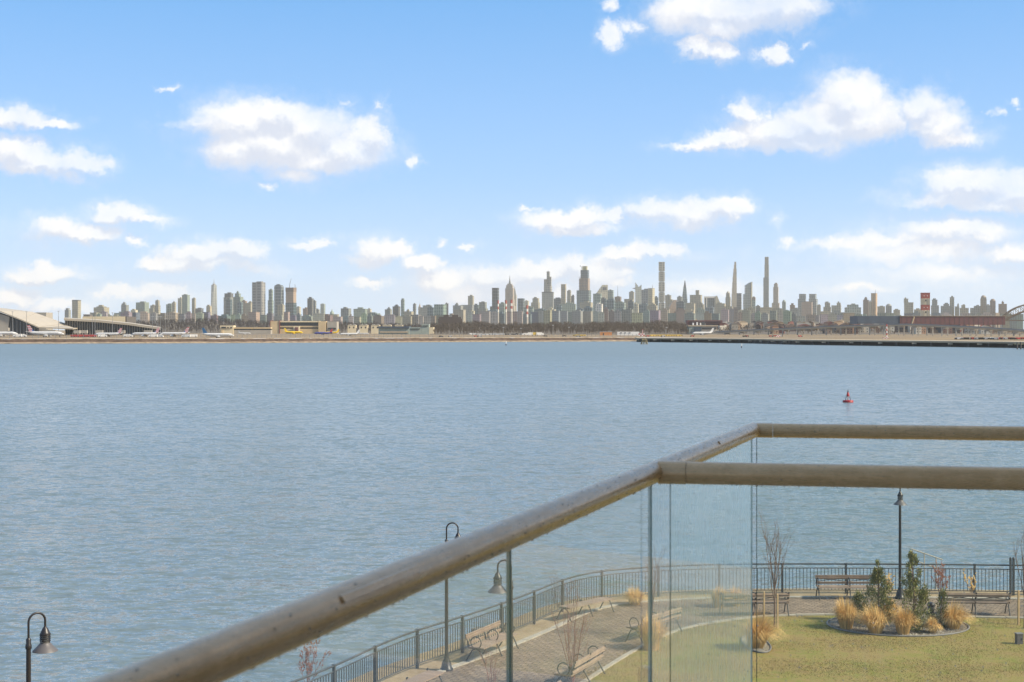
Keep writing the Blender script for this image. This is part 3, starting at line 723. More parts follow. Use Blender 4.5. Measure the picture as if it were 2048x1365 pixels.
T('square_tower', 'slender square tower with flat top among broad stepped blocks', 's', TAN, 8900, [(1899,1909,595.5)])
T('turret_block', 'low block with two small turrets past the slender square tower', 'b', TAN, 8800, [(1909,1919,614),(1914,1918,610)])
T('hip_roof_block', 'wide tan block with sloping shoulders and chimney', 's', SAND, 8700, [(1918,1938.5,617),(1922,1931,611.5)])
T('wide_stepped_block', 'grey stepped apartment block below the round-topped brown tower', 's', GREY, 8700, [(1939,1963,617),(1947,1962,613)])
roundtop('brown tower with barrel top, tallest among the right-hand apartment blocks', 8600, 1961, 1973, 591, 598, 1960, 1974, (.27, .22, .15))
T('low_block', 'flat block between the barrel-topped and gable-topped brown towers', 'b', GREY, 8800, [(1972,1981,611.5)])
roundtop('brown tower with gabled dome roof past the barrel-topped tower', 8500, 1979.5, 1991.5, 598, 0, 0, 0, BROWN)
T('brick_block', 'brown block with square roof tank beside the arch bridge', 'b', BROWN, 8300, [(1996,2014.5,609),(2003,2008,605)])
# --- lower front rows of the midtown mass
for i, (xa, xb, y, c, kd, lb) in enumerate((
 (1473,1491,622,CREAM,'s','vertical-striped cream block below the needle-thin tower'), (1490,1512,618,TAN,'s','stepped tan block under the curved-top tower'),
 (1511,1521,613,GREY,'b','grey block with roof tank before the tallest tower'), (1519,1545,616,SAND,'b','broad tan block across the foot of the tallest tower'),
 (1543,1566,618,TAN,'s','wide striped block under the ornate stone tower'), (1565,1580,624,GREEN,'b','low greenish block past the ornate stone tower'),
 (1640,1660,624,SAND,'b','low sandy block below the flared-crown apartment tower'), (1660,1690,626,GREY,'g','low dark block before the castle-roofed green block'),
 (1348,1366,624,BROWN,'b','brownish low block before the dark teal block'), (1316,1340,620,TAN,'s','tan stepped block across the foot of the pencil tower'),
 (1228,1256,620,TEAL,'g','teal low block with striped side under the mast tower'), (1112,1124,612,TEAL,'g','teal narrow block beside the vertical-striped slab'),
 (1048,1068,616,GREEN,'g','pale green block behind the fourth smokestack'), (1390,1411,620,GREEN,'s','green grey block under the white-framed tower'),
 (1448,1466,614,TAN,'s','tan block under the domed tower near the needle-thin tower'), (1206,1230,622,GREEN,'s','low ribbed greenish block under the slant-roofed tower'),
 (975,1000,622,TEAL,'g','teal low block at the foot of the black slab'), (1580,1600,619,GREY,'b','grey low block beneath the peaked brown tower'))):
    T('front_block', lb, kd, c, 7700-7*i, [(xa, xb, y)], rot=R(12))
# long hazy row of low roofs at the foot of the skyline
row = random.Random(11)
TONES = ['tan', 'grey', 'pale green', 'sandy', 'teal', 'brown']
LANDMARKS = [(195, 'the stepped tan block'), (250, 'the pointed tower'), (285, 'the square slab'), (316, 'the narrow tan tower'), (348, 'the turret tower'), (372, 'the paired slabs'), (428, 'the tapered obelisk'), (458, 'the dark-topped tower'), (517, 'the big grid slab'), (558, 'the notched glass tower'), (582, 'the rust-coloured tower'), (622, 'the lone dark tower'), (664, 'the domed hall'), (692, 'the isolated slab'), (720, 'the ribbed slab'), (792, 'the slim green tower'), (839, 'the pink pointed tower'), (880, 'the sunlit green slab'), (915, 'the first midtown block'), (942, 'the flat-crowned tower'), (990, 'the black slab'), (1019, 'the stepped spire skyscraper'), (1042, 'the dark green slab'), (1072, 'the chamfered block'), (1096, 'the three-tiered tower'), (1127, 'the sandy square tower'), (1168, 'the unfinished giant'), (1205, 'the slant-roofed tower'), (1236, 'the thin mast'), (1276, 'the notched tower'), (1303, 'the sunlit cream tower'), (1324, 'the pencil tower'), (1369, 'the pointed glass tower'), (1392, 'the water-tank block'), (1419, 'the white-framed tower'), (1456, 'the domed tan tower'), (1468, 'the needle tower'), (1497, 'the curved-top tower'), (1532, 'the tallest tower'), (1552, 'the ornate tower'), (1585, 'the peaked brown tower'), (1604, 'the first twin tower'), (1626, 'the second twin tower'), (1655, 'the flared-crown tower'), (1705, 'the castle-roofed block'), (1732, 'the brown brick tower'), (1748, 'the orange tower'), (1778, 'the arched-roof block'), (1817, 'the L-shaped tower'), (1850, 'the red and white power tower'), (1904, 'the slender square tower'), (1928, 'the wide tan block'), (1967, 'the barrel-topped tower'), (1985, 'the gable-topped tower'), (2020, 'the arch bridge')]
x = 168.
while x < 2046:
    w = row.uniform(9, 24); top = row.uniform(625, 634)
    if 640 < x < 800: top = row.uniform(630, 636)
    if 900 < x < 1590: top = row.uniform(618, 630)
    c0 = row.choice([TAN, GREY, GREEN, SAND, GREY, TEAL, BROWN])
    lm = min(LANDMARKS, key=lambda q: abs(q[0]-x-w/2))[1]; tone = TONES[[TAN, GREY, GREEN, SAND, TEAL, BROWN].index(c0)]
    c = tuple((q*.65+.35*sum(c0)/3)*row.uniform(.7, 1.0) for q in c0)
    T('low_rise', '%s %s in the foot row below %s' % (tone, 'wide low block' if w > 16.5 else 'narrow low block', lm), row.choice('sbb'), c, row.uniform(6600, 7300), [(x, x+w, top)], rot=R(row.uniform(0, 22)), plant=row.random() < .5, group='low row at the foot of the skyline')
    x += w*row.uniform(.75, 1.15)
# red and white smokestacks
mat('stack_red', (.33, .075, .05), .7, vary=.15, vscale=.2); mat('stack_white', (.60, .57, .50), .7, vary=.12, vscale=.2)
mat('stack_grey', (.36, .33, .28), .8)
for px, yt, w, lb in ((996.2, 601, 3.2, 'red and white banded smokestack in front of the black slab'), (1012, 601, 3.4, 'red and white banded smokestack before the pale green block'),
                  (1022.8, 600, 4.2, 'thickest red and white smokestack, before the stepped spire skyscraper'), (1054.2, 611, 4.4, 'lowest red and white smokestack, apart from the other three')):
    D = 5200; root = thing('smokestack', lb, 'smokestack', ((px-CX)/F*D, D, 0), 0, 'power station smokestacks')
    zt = zpx(yt, D); r0 = wpx(w, D)/2; zz = zt
    for i, hpx in enumerate((7, 5.5, 5.5, 5.5)):
        za = zz-wpx(hpx, D); MB().lathe([(r0*1.02, za), (r0, zz)], 14).build('band', MATS['stack_red' if i % 2 == 0 else 'stack_white'], root); zz = za
    MB().lathe([(r0*1.25, 0), (r0*1.02, zz)], 14).build('shaft', MATS['stack_grey'], root)
# ------------------------------------------------------------------ airport
mat('jet_white', (.58, .57, .54), .35); mat('jet_grey', (.42, .42, .42), .4); mat('jet_yellow', (.78, .52, .01), .4)
mat('jet_blue', (.05, .06, .26), .35); mat('jet_red', (.45, .04, .04), .35); mat('jet_teal', (.03, .11, .22), .35)
mat('dark_glass', (.03, .035, .04), .2); mat('rubber', (.02, .02, .02), .8)
mat('terminal_roof', (.40, .345, .26), .6, vary=.06, vscale=.1); mat('terminal_wall', (.33, .30, .25), .8, vary=.1, vscale=.1)
mat('cream_wall', (.62, .52, .34), .8, vary=.06, vscale=.1); mat('tan_wall', (.50, .38, .22), .85, vary=.1, vscale=.1)
mat('steel_grey', (.20, .20, .20), .5); mat('grey_green', (.27, .31, .27), .7, vary=.12, vscale=.1)
mat('white_paint', (.72, .70, .65), .6, vary=.06); mat('red_paint', (.42, .05, .04), .5, vary=.15); mat('orange_paint', (.55, .22, .06), .6)
mat('yellow_paint', (.68, .46, .08), .6); mat('blue_dark', (.055, .075, .10), .6, vary=.18, vscale=.08); mat('red_dark', (.135, .050, .047), .75, vary=.15, vscale=.08)
def flag_tail():
    m = bpy.data.materials.new('striped_tail'); m.use_nodes = True; k = NT(m.node_tree); b = m.node_tree.nodes['Principled BSDF']
    s = k.sep(k.new('ShaderNodeTexCoord').outputs['Generated'])
    st = k.math('GREATER_THAN', k.math('FRACT', k.math('ADD', k.math('MULTIPLY', s[2], 4.), k.math('MULTIPLY', s[0], .6))), .5)
    c = k.mix(st, (.62, .60, .58), (.42, .03, .05))
    c = k.mix(k.math('GREATER_THAN', s[0], .72), c, (.05, .12, .33))
    k.put(b.inputs['Base Color'], c); b.inputs['Roughness'].default_value = .4; MATS['striped_tail'] = m
flag_tail()
def jet(label, x0, x1, D, nose, body='jet_white', fin='jet_white', yaw=0, belly='jet_grey', group='parked jets'):
    L = (x1-x0)/F*D; xc = ((x0+x1)/2-CX)/F*D
    root = thing('passenger_jet', label, 'airplane', (xc, D, GZ), (0 if nose == 'R' else math.pi)+yaw, group)
    r = .054*L; zc = .095*L
    prof = [(-.5, .012, .035), (-.44, .028, .028), (-.34, .046, .014), (-.24, .054, 0), (.32, .054, 0), (.40, .048, -.004), (.455, .033, -.012), (.485, .018, -.018), (.5, .004, -.02)]
    mb = MB(); n = 12; v = []
    for (x, rr, dz) in prof:
        for j in range(n):
            a = 2*math.pi*j/n; v.append((x*L, math.cos(a)*rr*L, zc+dz*L+math.sin(a)*rr*L))
    f = [(i*n+j, (i+1)*n+j, (i+1)*n+(j+1) % n, i*n+(j+1) % n) for i in range(len(prof)-1) for j in range(n)]
    f += [tuple(range(n)), tuple(range(len(v)-1, len(v)-n-1, -1))]
    mb.add(v, f, True); fus = mb.build('fuselage', MATS[body], root)
    MB().box((.03*L, 0, zc+.012*L), (.66*L, .1085*L, .010*L)).build('window_row', MATS['dark_glass'], fus)
    MB().box((.449*L, 0, zc+.008*L), (.03*L, .066*L, .012*L)).build('cockpit_window', MATS['dark_glass'], fus)
    t = .012*L
    MB().extr_y([(-.47*L, zc+.05*L), (-.33*L, zc+.045*L), (-.455*L, zc+.225*L), (-.525*L, zc+.225*L)], -t/2, t/2).build('tail_fin', MATS[fin], root)
    for s in (-1, 1):
        mb = MB(); w = [(.06, .04), (-.09, .04), (-.15, .45), (-.11, .45)]; zz = zc-.03*L
        pts = [(x*L, s*y*L, zz+(.03*L if y > .2 else 0)) for x, y in w]
        top = [(p[0], p[1], p[2]+.012*L*(1 if i < 2 else .3)) for i, p in enumerate(pts)]
        fs = [(0,1,2,3), (7,6,5,4), (0,4,5,1), (1,5,6,2), (2,6,7,3), (3,7,4,0)]
        if s < 0: fs = [tuple(reversed(q)) for q in fs]
        mb.add(pts+top, fs); wg = mb.build('wing', MATS[belly], root)
        mb = MB(); mb.tube([(.09*L, s*.15*L, zc-.062*L), (.05*L, s*.15*L, zc-.06*L), (-.02*L, s*.15*L, zc-.055*L)], [.024*L, .029*L, .016*L], 10); mb.build('engine', MATS[body], wg)
        mb = MB(); pts = [(-.42*L, s*.02*L, zc+.04*L), (-.49*L, s*.02*L, zc+.04*L), (-.53*L, s*.16*L, zc+.055*L), (-.50*L, s*.16*L, zc+.055*L)]
        top = [(p[0], p[1], p[2]+.006*L) for p in pts]; mb.add(pts+top, fs); mb.build('tailplane', MATS[belly], root)
        mb = MB(); mb.tube([(-.03*L, s*.1*L, zc-.04*L), (-.03*L, s*.1*L, .02*L)], .006*L, 5); mb.box((-.03*L, s*.1*L, .016*L), (.034*L, .02*L, .032*L)); mb.build('landing_gear', MATS['rubber'], root)
    mb = MB(); mb.tube([(.38*L, 0, zc-.04*L), (.38*L, 0, .01*L)], .005*L, 5); mb.box((.38*L, 0, .012*L), (.024*L, .014*L, .024*L)); mb.build('landing_gear', MATS['rubber'], root)
    return root
jet('white jet cut by the photo edge, tail out of sight beside the hall', -32, 36, 1560, 'R', fin='striped_tail')
jet('white jet with striped tail in front of the sloping terminal hall', 56, 128, 1540, 'R', fin='striped_tail')
jet('white jet with striped tail just past the red baggage carts', 189, 243, 1560, 'L', fin='striped_tail')
jet('white jet with striped tail nosed under the low terminal roof end', 262, 318, 1580, 'L', fin='striped_tail')
jet('white jet with striped tail next to the blue-tailed jet', 318, 377, 1560, 'L', fin='striped_tail')
jet('white jet with dark blue tail taxiing closest to the shore', 405, 468, 1330, 'R', fin='jet_teal')
jet('small white jet parked before the long tan wall', 477, 502, 2300, 'R', fin='jet_grey')
jet('bright yellow jet beside the long tan wall, nose at the tan tower', 502, 542, 2550, 'R', 'jet_yellow', 'jet_yellow', belly='jet_yellow')
jet('bright yellow jet in the middle of the banded tan terminal', 569, 606, 2550, 'R', 'jet_yellow', 'jet_yellow', belly='jet_yellow')
jet('bright yellow jet half hidden behind the blue jet', 647, 678, 2560, 'L', 'jet_yellow', 'jet_yellow', belly='jet_yellow')
jet('dark blue jet with tall red tail', 628, 665, 2150, 'L', 'jet_blue', 'jet_red', belly='jet_grey')
jet('white jet with white tail before the green-grey hangar apron', 679, 719, 1750, 'L', fin='jet_white', yaw=.15)
jet('white jet parked in front of the bare brown wood', 924, 951, 2500, 'L', fin='jet_white')
jet('long white jet at the foot of the teal building', 1383, 1428, 2000, 'L', fin='jet_white', yaw=.2)
jet('small grey-nosed jet parked by the white gabled sheds', 718, 738, 2300, 'R', fin='jet_grey')

# terminal hall with the big sloping roof
def terminal():
    D0, D1 = 1900, 2050
    root = thing('terminal_hall', 'airport terminal hall with huge sloping pale roof and dark glass gable', 'building', (P3(60, 660, 1950).x, 1950, GZ))
    org = Vector(root.location)
    near = [P3(x, y, D0)-org for x, y in ((-140, 600), (0, 622), (40, 638), (78, 654.5), (146, 657))]
    farr = [P3(x, y, D1)-org for x, y in ((-140, 606), (0, 616), (65, 624), (133, 648), (157, 656))]
    v = near+farr+[p-Vector((0, 0, 1.6)) for p in near]+[p-Vector((0, 0, 1.6)) for p in farr]
    f = []
    for i in range(4): f += [(i, i+1, i+6, i+5), (10+i+1, 10+i, 15+i, 15+i+1), (i+10, i+11, i+1, i)]
    f += [(4, 14, 19, 9)]
    roof = MB().add(v, f).build('sloping_roof', MATS['terminal_roof'], root)
    mb = MB()
    for i in range(9):
        t = i/8; 
        for a, b in ((0, 1), (1, 2), (2, 3)):
            pass
    for k in range(12):
        q = k/12*3.6; i = min(3, int(q)); t = q-i
        a = near[i].lerp(near[i+1], t); b = farr[i].lerp(farr[i+1], t)
        mb.tube([a+Vector((0, 0, .25)), b+Vector((0, 0, .25))], .28, 4, smooth=False)
    mb.build('roof_seam', MATS['terminal_wall'], roof)
    wall = [P3(x, y, D0+6)-org for x, y in ((-140, 604), (0, 625), (40, 640), (78, 656))]
    v = wall+[Vector((p.x, p.y, 0)) for p in wall]
    MB().add(v, [(4, 5, 1, 0), (5, 6, 2, 1), (6, 7, 3, 2)]).build('glass_gable', MATS['dark_glass'], root)
    mb = MB()
    for x in range(20, 78, 7):
        y = 625+(x)*.39+3; p = P3(x, y, D0+4)-org; mb.box((p.x, p.y, p.z/2), (.5, .5, p.z))
    mb.build('mullion', MATS['steel_grey'], root)
    p = P3(7, 625, D0+3)-org
    MB().add([P3(-20, 622, D0+3)-org, P3(19, 634, D0+3)-org, P3(16, 665, D0+3)-org-Vector((0, 0, 0)), P3(-20, 668, D0+3)-org], [(3, 2, 1, 0)]).build('pale_wall_panel', MATS['terminal_wall'], root)
    b = P3(82, 627, 2120)-org; MB().box((b.x, b.y, b.z/2+1), (wpx(34, 2120), 30, b.z)).build('back_block', MATS['terminal_wall'], root)
    mb = MB()
    for px in (20, 24, 29): 
        b = P3(px+25, 634+px*.2, 1960)-org; mb.box((b.x, b.y, b.z+.3), (10, 6, 1.2))
    mb.build('skylight', MATS['steel_grey'], roof)
    for x0, x1, y in ((0, 18, 656), (85, 97, 659), (98, 112, 660), (148, 160, 661)):
        a, b = P3(x0, y, 1800)-org, P3(x1, y, 1800)-org
        mb = MB(); mb.box(((a.x+b.x)/2, a.y, a.z-2), (b.x-a.x, 4, 4)); mb.box((b.x-2, a.y, (a.z-4)/2), (1.5, 1.5, a.z-4)); mb.build('boarding_bridge', MATS['terminal_wall'], root)
terminal()
def pier_terminal():
    D = 2050; root = thing('pier_terminal', 'long low terminal with pale roof falling to a thin tip and ribbed dark glass', 'building', (P3(225, 660, D).x, D, GZ)); org = Vector(root.location)
    top = [(128, 637), (200, 641), (260, 647), (322, 656)]
    n = [P3(x, y, D-30)-org for x, y in top]; fr = [P3(x, y-1.5, D+40)-org for x, y in top]
    dn = [p-Vector((0, 0, 3)) for p in n]
    v = n+fr+dn; f = []
    for i in range(3): f += [(i, i+1, i+5, i+4), (8+i, 9+i, i+1, i)]
    MB().add(v, f).build('falling_roof', MATS['terminal_roof'], root)
    w = [Vector((p.x, p.y+6, p.z-1)) for p in n]
    MB().add(w+[Vector((p.x, p.y, 0)) for p in w], [(4+i, 5+i, 1+i, i) for i in range(3)]).build('glass_wall', MATS['dark_glass'], root)
    for x in range(133, 318, 5):
        t = next(i for i in range(3) if top[i][0] <= x <= top[i+1][0]); u = (x-top[t][0])/(top[t+1][0]-top[t][0])
        p = w[t].lerp(w[t+1], u); MB().box((p.x, p.y-1.5, (p.z-2)/2), (.5, 1.0, p.z-2)).build('rib', MATS['terminal_wall'], root)
    for x0, x1 in ((160, 175), (192, 206), (236, 250), (288, 304)):
        a, b = P3(x0, 661, 1900)-org, P3(x1, 661, 1900)-org
        mb = MB(); mb.box(((a.x+b.x)/2, a.y, a.z-2), (b.x-a.x, 4, 4)); mb.box((b.x-2, a.y, max(.5, (a.z-4)/2)), (1.5, 1.5, max(1, a.z-4))); mb.build('boarding_bridge', MATS['terminal_wall'], root)
pier_terminal()
def block(name, label, D, parts, cat='building'):
    xs = [p[1] for p in parts]+[p[2] for p in parts]; xc = (min(xs)+max(xs))/2
    root = thing(name, label, cat, ((xc-CX)/F*D, D, GZ))
    for (nm, x0, x1, y0, y1, m, dep, dy) in parts:
        z0 = max(0, zpx(y1, D)-GZ); z1 = zpx(y0, D)-GZ
        MB().box((wpx((x0+x1)/2-xc, D), dy+dep/2, (z0+z1)/2), (wpx(x1-x0, D), dep, z1-z0)).build(nm, MATS[m], root)
    return root
block('cream_hangar', 'cream box building behind the falling terminal roof', 2300, [('wall', 165, 250, 633.5, 672, 'cream_wall', 60, 0), ('end_wall', 250.3, 253, 633.5, 672, 'concrete_dark', 58, 1)])
tp = [('glass_band', 559, 637, 645, 652, 'dark_glass', 20, 3), ('roof_slab', 558, 638, 642.5, 645, 'cream_wall', 30, 0), ('band_wall', 559.5, 636.5, 652.2, 655, 'tan_wall', 24, 1), ('lower_glass', 559, 637, 655.2, 658, 'dark_glass', 20, 3), ('lower_wall', 559.5, 636.5, 658.2, 675, 'tan_wall', 24, 1),
      ('stair_tower', 541.5, 558.5, 642.8, 675, 'tan_wall', 40, -3), ('stair_tower', 637.2, 652, 643, 675, 'tan_wall', 40, -3), ('pier', 540, 541.4, 641.5, 675, 'red_dark', 44, -4), ('pier', 558.6, 560, 641.5, 675, 'red_dark', 44, -4), ('wing', 654, 673.5, 643.5, 675, 'terminal_wall', 34, 0), ('wing_glass', 656, 672, 656, 659, 'dark_glass', 2, -1.5), ('entrance', 588, 600, 653, 664, 'cream_wall', 6, -6), ('entrance_door', 591, 597, 655, 664, 'red_dark', 2, -8)]
block('banded_terminal', 'tan terminal with dark window bands between two stair towers', 2850, tp)
hp = [('wall', 440, 467, 651.5, 676, 'cream_wall', 20, 0), ('window', 443, 452, 654, 657, 'dark_glass', 2, -1.5), ('window', 455, 457.5, 654.5, 657, 'dark_glass', 2, -1.5), ('window', 461, 464, 654.5, 657, 'dark_glass', 2, -1.5), ('door', 442, 446, 660, 668, 'tan_wall', 2, -1.5), ('low_wall', 467.3, 541, 655, 658, 'tan_wall', 16, 2), ('glass_strip', 467.3, 541, 658.2, 660.5, 'dark_glass', 14, 3), ('base_wall', 467.3, 541, 660.7, 676, 'terminal_wall', 16, 2)]
block('cream_gatehouse', 'small cream gatehouse with long low wall and window strip', 2450, hp)
for i, (xa, xb) in enumerate(((696, 712.5), (719.5, 736), (743, 760), (766, 783), (790, 806))):
    D = 2750; r = thing('white_shed', 'white gabled shed, number %s of the row before the brown trees' % 'one two three four five'.split()[i], 'shed', ((xa+xb)/2*D/F-CX/F*D, D, GZ), 0, 'white gabled sheds')
    r['label'] = ['white gabled shed nearest the banded tan terminal', 'white gabled shed second from the banded tan terminal', 'white gabled shed beside the green-grey hangar end', 'white gabled shed with roof showing over the hangar', 'white gabled shed last over the hangar roof'][i]
    w = wpx(xb-xa, D); z1 = zpx(650.5, D)-GZ
    MB().box((0, 0, z1/2), (w, 14, z1)).build('wall', MATS['cream_wall'], r)
    for s in (-.25, .25): MB().extr_y([(w*(s-.25), z1), (w*(s+.25), z1), (w*s, z1+1.6)], -7.5, 7.5).build('roof', MATS['terminal_wall'], r)
    for s in (-.25, .25): MB().box((w*s, -7.1, z1*.72), (w*.14, .3, 3)).build('window', MATS['dark_glass'], r)
block('green_hangar', 'long green-grey hangar with dark roof before the brown trees', 2350, [('wall', 757, 818, 657, 678, 'grey_green', 40, 0), ('roof', 756, 818.5, 653, 657, 'blue_dark', 44, -2), ('door_band', 760, 816, 663, 666, 'concrete_far', 1, -1)])
block('grey_office', 'grey-green stepped office beside the long hangar', 2300, [('low_wall', 818.5, 843, 655, 678, 'grey_green', 30, 0), ('window_band', 820, 840, 657.5, 659, 'dark_glass', 1, -1), ('raised_block', 843.2, 858, 648.5, 678, 'grey_green', 30, 0), ('end_block', 858.2, 867, 655, 678, 'cream_wall', 28, 0), ('window', 845, 856, 651.5, 653, 'dark_glass', 1, -1)])
mat('manor_brown', (.075, .058, .048), .9)
block('brown_manor', 'dark brown block with two square turrets rising from the wood', 3300, [('wall', 876, 924, 638, 672, 'manor_brown', 30, 0), ('turret', 887, 897, 630, 640, 'manor_brown', 20, 3), ('turret', 904, 916, 630, 640, 'manor_brown', 20, 3), ('low_roof', 878, 922, 634.5, 638.4, 'manor_brown', 26, 1)])
block('teal_office', 'teal glass office with white stub towers by the end of the wood', 2300, [('glass', 1378, 1403, 653, 676, 'grey_green', 24, 0), ('glass_front', 1388, 1402, 655, 663, 'blue_dark', 2, -2), ('roof', 1376, 1436, 650.8, 653.2, 'concrete_far', 28, -1), ('wing', 1403.3, 1434, 653.4, 676, 'terminal_wall', 24, 0), ('wing_window', 1404, 1433, 656, 658, 'dark_glass', 1, -1), ('stub_tower', 1386, 1388.5, 646, 651, 'white_paint', 5, 4), ('stub_tower', 1394, 1396.5, 645, 651, 'white_paint', 5, 4), ('stub_tower', 1401, 1403, 646, 651, 'white_paint', 5, 4)])
block('brick_terrace', 'long reddish brick terrace above the teal office', 2900, [('wall', 1375, 1445, 641, 660, 'red_dark', 30, 0), ('window_row', 1378, 1442, 643.5, 645, 'dark_glass', 1, -1), ('window_row', 1378, 1442, 648, 649.5, 'dark_glass', 1, -1), ('chimney', 1392, 1394, 638, 641.2, 'tan_wall', 3, 6)])
block('shelter', 'white trailer building with dark windows by the shore', 1900, [('wall', 1235, 1278.5, 664, 671, 'white_paint', 6, 0), ('window', 1240, 1244, 665.5, 667, 'dark_glass', .6, -.4), ('window', 1248, 1252, 665.5, 667, 'dark_glass', .6, -.4), ('window', 1257, 1261, 665.5, 667, 'dark_glass', .6, -.4)], 'trailer')
block('orange_shelter', 'long orange brown trailer beside the white trailer building', 1880, [('wall', 1200, 1224, 664.5, 671, 'orange_paint', 5, 0), ('roof', 1199.5, 1224.5, 664, 664.5, 'white_paint', 5.6, -.3), ('door', 1206, 1208, 666.5, 671, 'dark_glass', .4, -.3)], 'trailer')
# checkered beacon huts
def beacon(label, px, y0, y1, w, D, mast):
    root = thing('beacon_hut', label, 'hut', ((px-CX)/F*D, D, GZ)); z1 = zpx(y0, D)-GZ; W = wpx(w, D)
    for i in range(4):
        for j in range(2):
            MB().box((W*(-.375+.25*i), 0, z1*(.25+.5*j)), (W*.25, W*.5, z1*.5)).build('red_square' if (i+j) % 2 else 'white_square', MATS['red_paint' if (i+j) % 2 else 'white_paint'], root)
    if mast:
        zz = z1; n = 6; dz = (zpx(mast, D)-GZ-z1)/n
        for i in range(n):
            MB().tube([(W*.2, 0, zz), (W*.2, 0, zz+dz)], .45, 6).build('mast_band', MATS['red_paint' if i % 2 else 'white_paint'], root); zz += dz
beacon('red and white checkered hut with banded mast near the timber dolphin', 1283, 667.5, 673, 12, 1750, 659)
beacon('red and white checkered hut on the deck below the viaduct', 1556, 671, 677, 8, 1500, 0)
beacon('red and white checkered hut with tall red mast on the right deck', 1771, 675.5, 682, 12, 1250, 649)
# parked vans, carts and lorries: small bodies with cab and wheels
CW = {'white_paint': 'white', 'jet_grey': 'grey', 'rubber': 'black', 'red_paint': 'red', 'yellow_paint': 'yellow'}
def lorry(label, px, D, L, h, m, group, cab='white_paint', cat='vehicle', name='service_truck'):
    label = label.replace('small vehicle', 'small %s vehicle' % CW.get(m, '')).replace('dark car', '%s car' % CW.get(m, '')).replace('small car', 'small %s car' % CW.get(m, ''))
    root = thing(name, label, cat, ((px-CX)/F*D, D, GZ), rnd.choice([0, math.pi])+rnd.uniform(-.15, .15), group)
    MB().box((-.12*L, 0, h*.58), (L*.72, 2.3, h*.8)).build('cargo_body', MATS[m], root)
    mb = MB(); mb.extr_y([(.26*L, h*.18), (.5*L, h*.18), (.5*L, h*.5), (.43*L, h*.8), (.26*L, h*.8)], -1.1, 1.1); c = mb.build('cab', MATS[cab], root)
    MB().extr_y([(.44*L, h*.52), (.505*L, h*.52), (.44*L, h*.76)], -1.0, 1.0).build('windscreen', MATS['dark_glass'], c)
    for x in (-.33, .36):
        for s in (-1, 1): MB().tube([(x*L, s*1.0, .5), (x*L, s*1.2, .5)], .5, 8).build('wheel', MATS['rubber'], root)
for i in range(13):
    lorry('red baggage tractor in the packed red row beside the terminal jets', 147+i*3.3, 1500+rnd.uniform(-10, 25), 6, 2.6, 'red_paint', 'red baggage tractors in a packed row', 'red_paint', 'baggage tractor', 'baggage_tractor')
for i, (px, D) in enumerate(((306, 1440), (318, 1450), (372, 1430), (386, 1450), (35, 1480), (44, 1500), (205, 1470), (256, 1480))):
    lorry('small white airport truck parked by the striped-tailed jets', px, D, 9, 3.2, 'white_paint', 'white trucks on the apron')
for i in range(22):
    lorry('small vehicle in the long parked line before the bare wood', 942+i*6.6+rnd.uniform(-2, 2), 2050+rnd.uniform(-40, 40), rnd.choice([5, 6, 9]), rnd.uniform(1.7, 3), rnd.choice(['white_paint', 'white_paint', 'jet_grey', 'rubber']), 'vehicles in line before the bare wood', 'jet_grey')
for px, L, m, lb in ((1060, 10, 'white_paint', 'first white bus by the yellow machine'), (1080, 10, 'white_paint', 'second white bus past the yellow machine'), (1068, 6, 'yellow_paint', 'yellow machine between two white buses')):
    lorry(lb, px, 1850, L, 4.2, m, None)
for i in range(26):
    px = 1150+i*1.35 if i < 14 else 1304+(i-14)*5.2
    lorry('small yellow works vehicle in the low yellow lines along the shore', px, 1700+rnd.uniform(-15, 15), 5, 1.8, 'yellow_paint', 'yellow works vehicles along the shore', 'yellow_paint')
for i in range(16):
    lorry('dark car on the shore road', rnd.uniform(860, 1620), 1560+rnd.uniform(-90, 60), 4.6, 1.5, rnd.choice(['rubber', 'jet_grey', 'red_paint']), 'dark cars on the shore road', 'rubber', 'car', 'parked_car')
for i in range(30):
    lorry('small car on the far apron between viaduct and deck', 1915+i*4.4+rnd.uniform(-1, 1), 1120+rnd.uniform(-15, 15), 4.6, 1.6, rnd.choice(['white_paint', 'rubber', 'jet_grey', 'red_paint', 'jet_grey']), 'cars on the apron by the viaduct', 'rubber', 'car', 'parked_car')
# lamp masts on the apron
for i, (px, yt) in enumerate(((25, 624), (53, 624), (117, 623), (185, 626), (190, 624), (225, 626), (305, 634), (316, 634), (321, 634), (331, 638), (1007, 655), (1042, 657), (1106, 651), (1138, 655), (1333, 655))):
    D = 1850; r = thing('light_mast', 'thin grey light mast on the airport apron', 'mast', ((px-CX)/F*D, D, GZ), 0, 'apron light masts')
    zt = zpx(yt, D)-GZ; MB().tube([(0, 0, 0), (0, 0, zt)], [.38, .2], 6).build('pole', MATS['steel_grey'], r)
    MB().box((0, 0, zt), (2.6, .8, .7)).build('lamp_head', MATS['jet_grey'], r)
# shore fence
fr = thing('shore_fence', 'long post and wire fence along the airport shore', 'fence', (SHORE[2][0], SHORE[2][1]+9.5, 0)); fo = Vector(fr.location)
pm = MB().box((0, 0, 1.7), (.26, .26, 3.4)).mesh('post'); pm.materials.append(MATS['steel_grey'])
line = [p for p in resample(shift(SHORE, 9.6), 4.6) if -520 < p[0] < 190]
for x, y in line: link('post', pm, fr, Vector((x, y, GZ))-fo)
for z in (1.2, 3.2):
    MB().tube([Vector((x, y, GZ+z))-fo for x, y in line], .09, 4).build('wire', MATS['steel_grey'], fr)

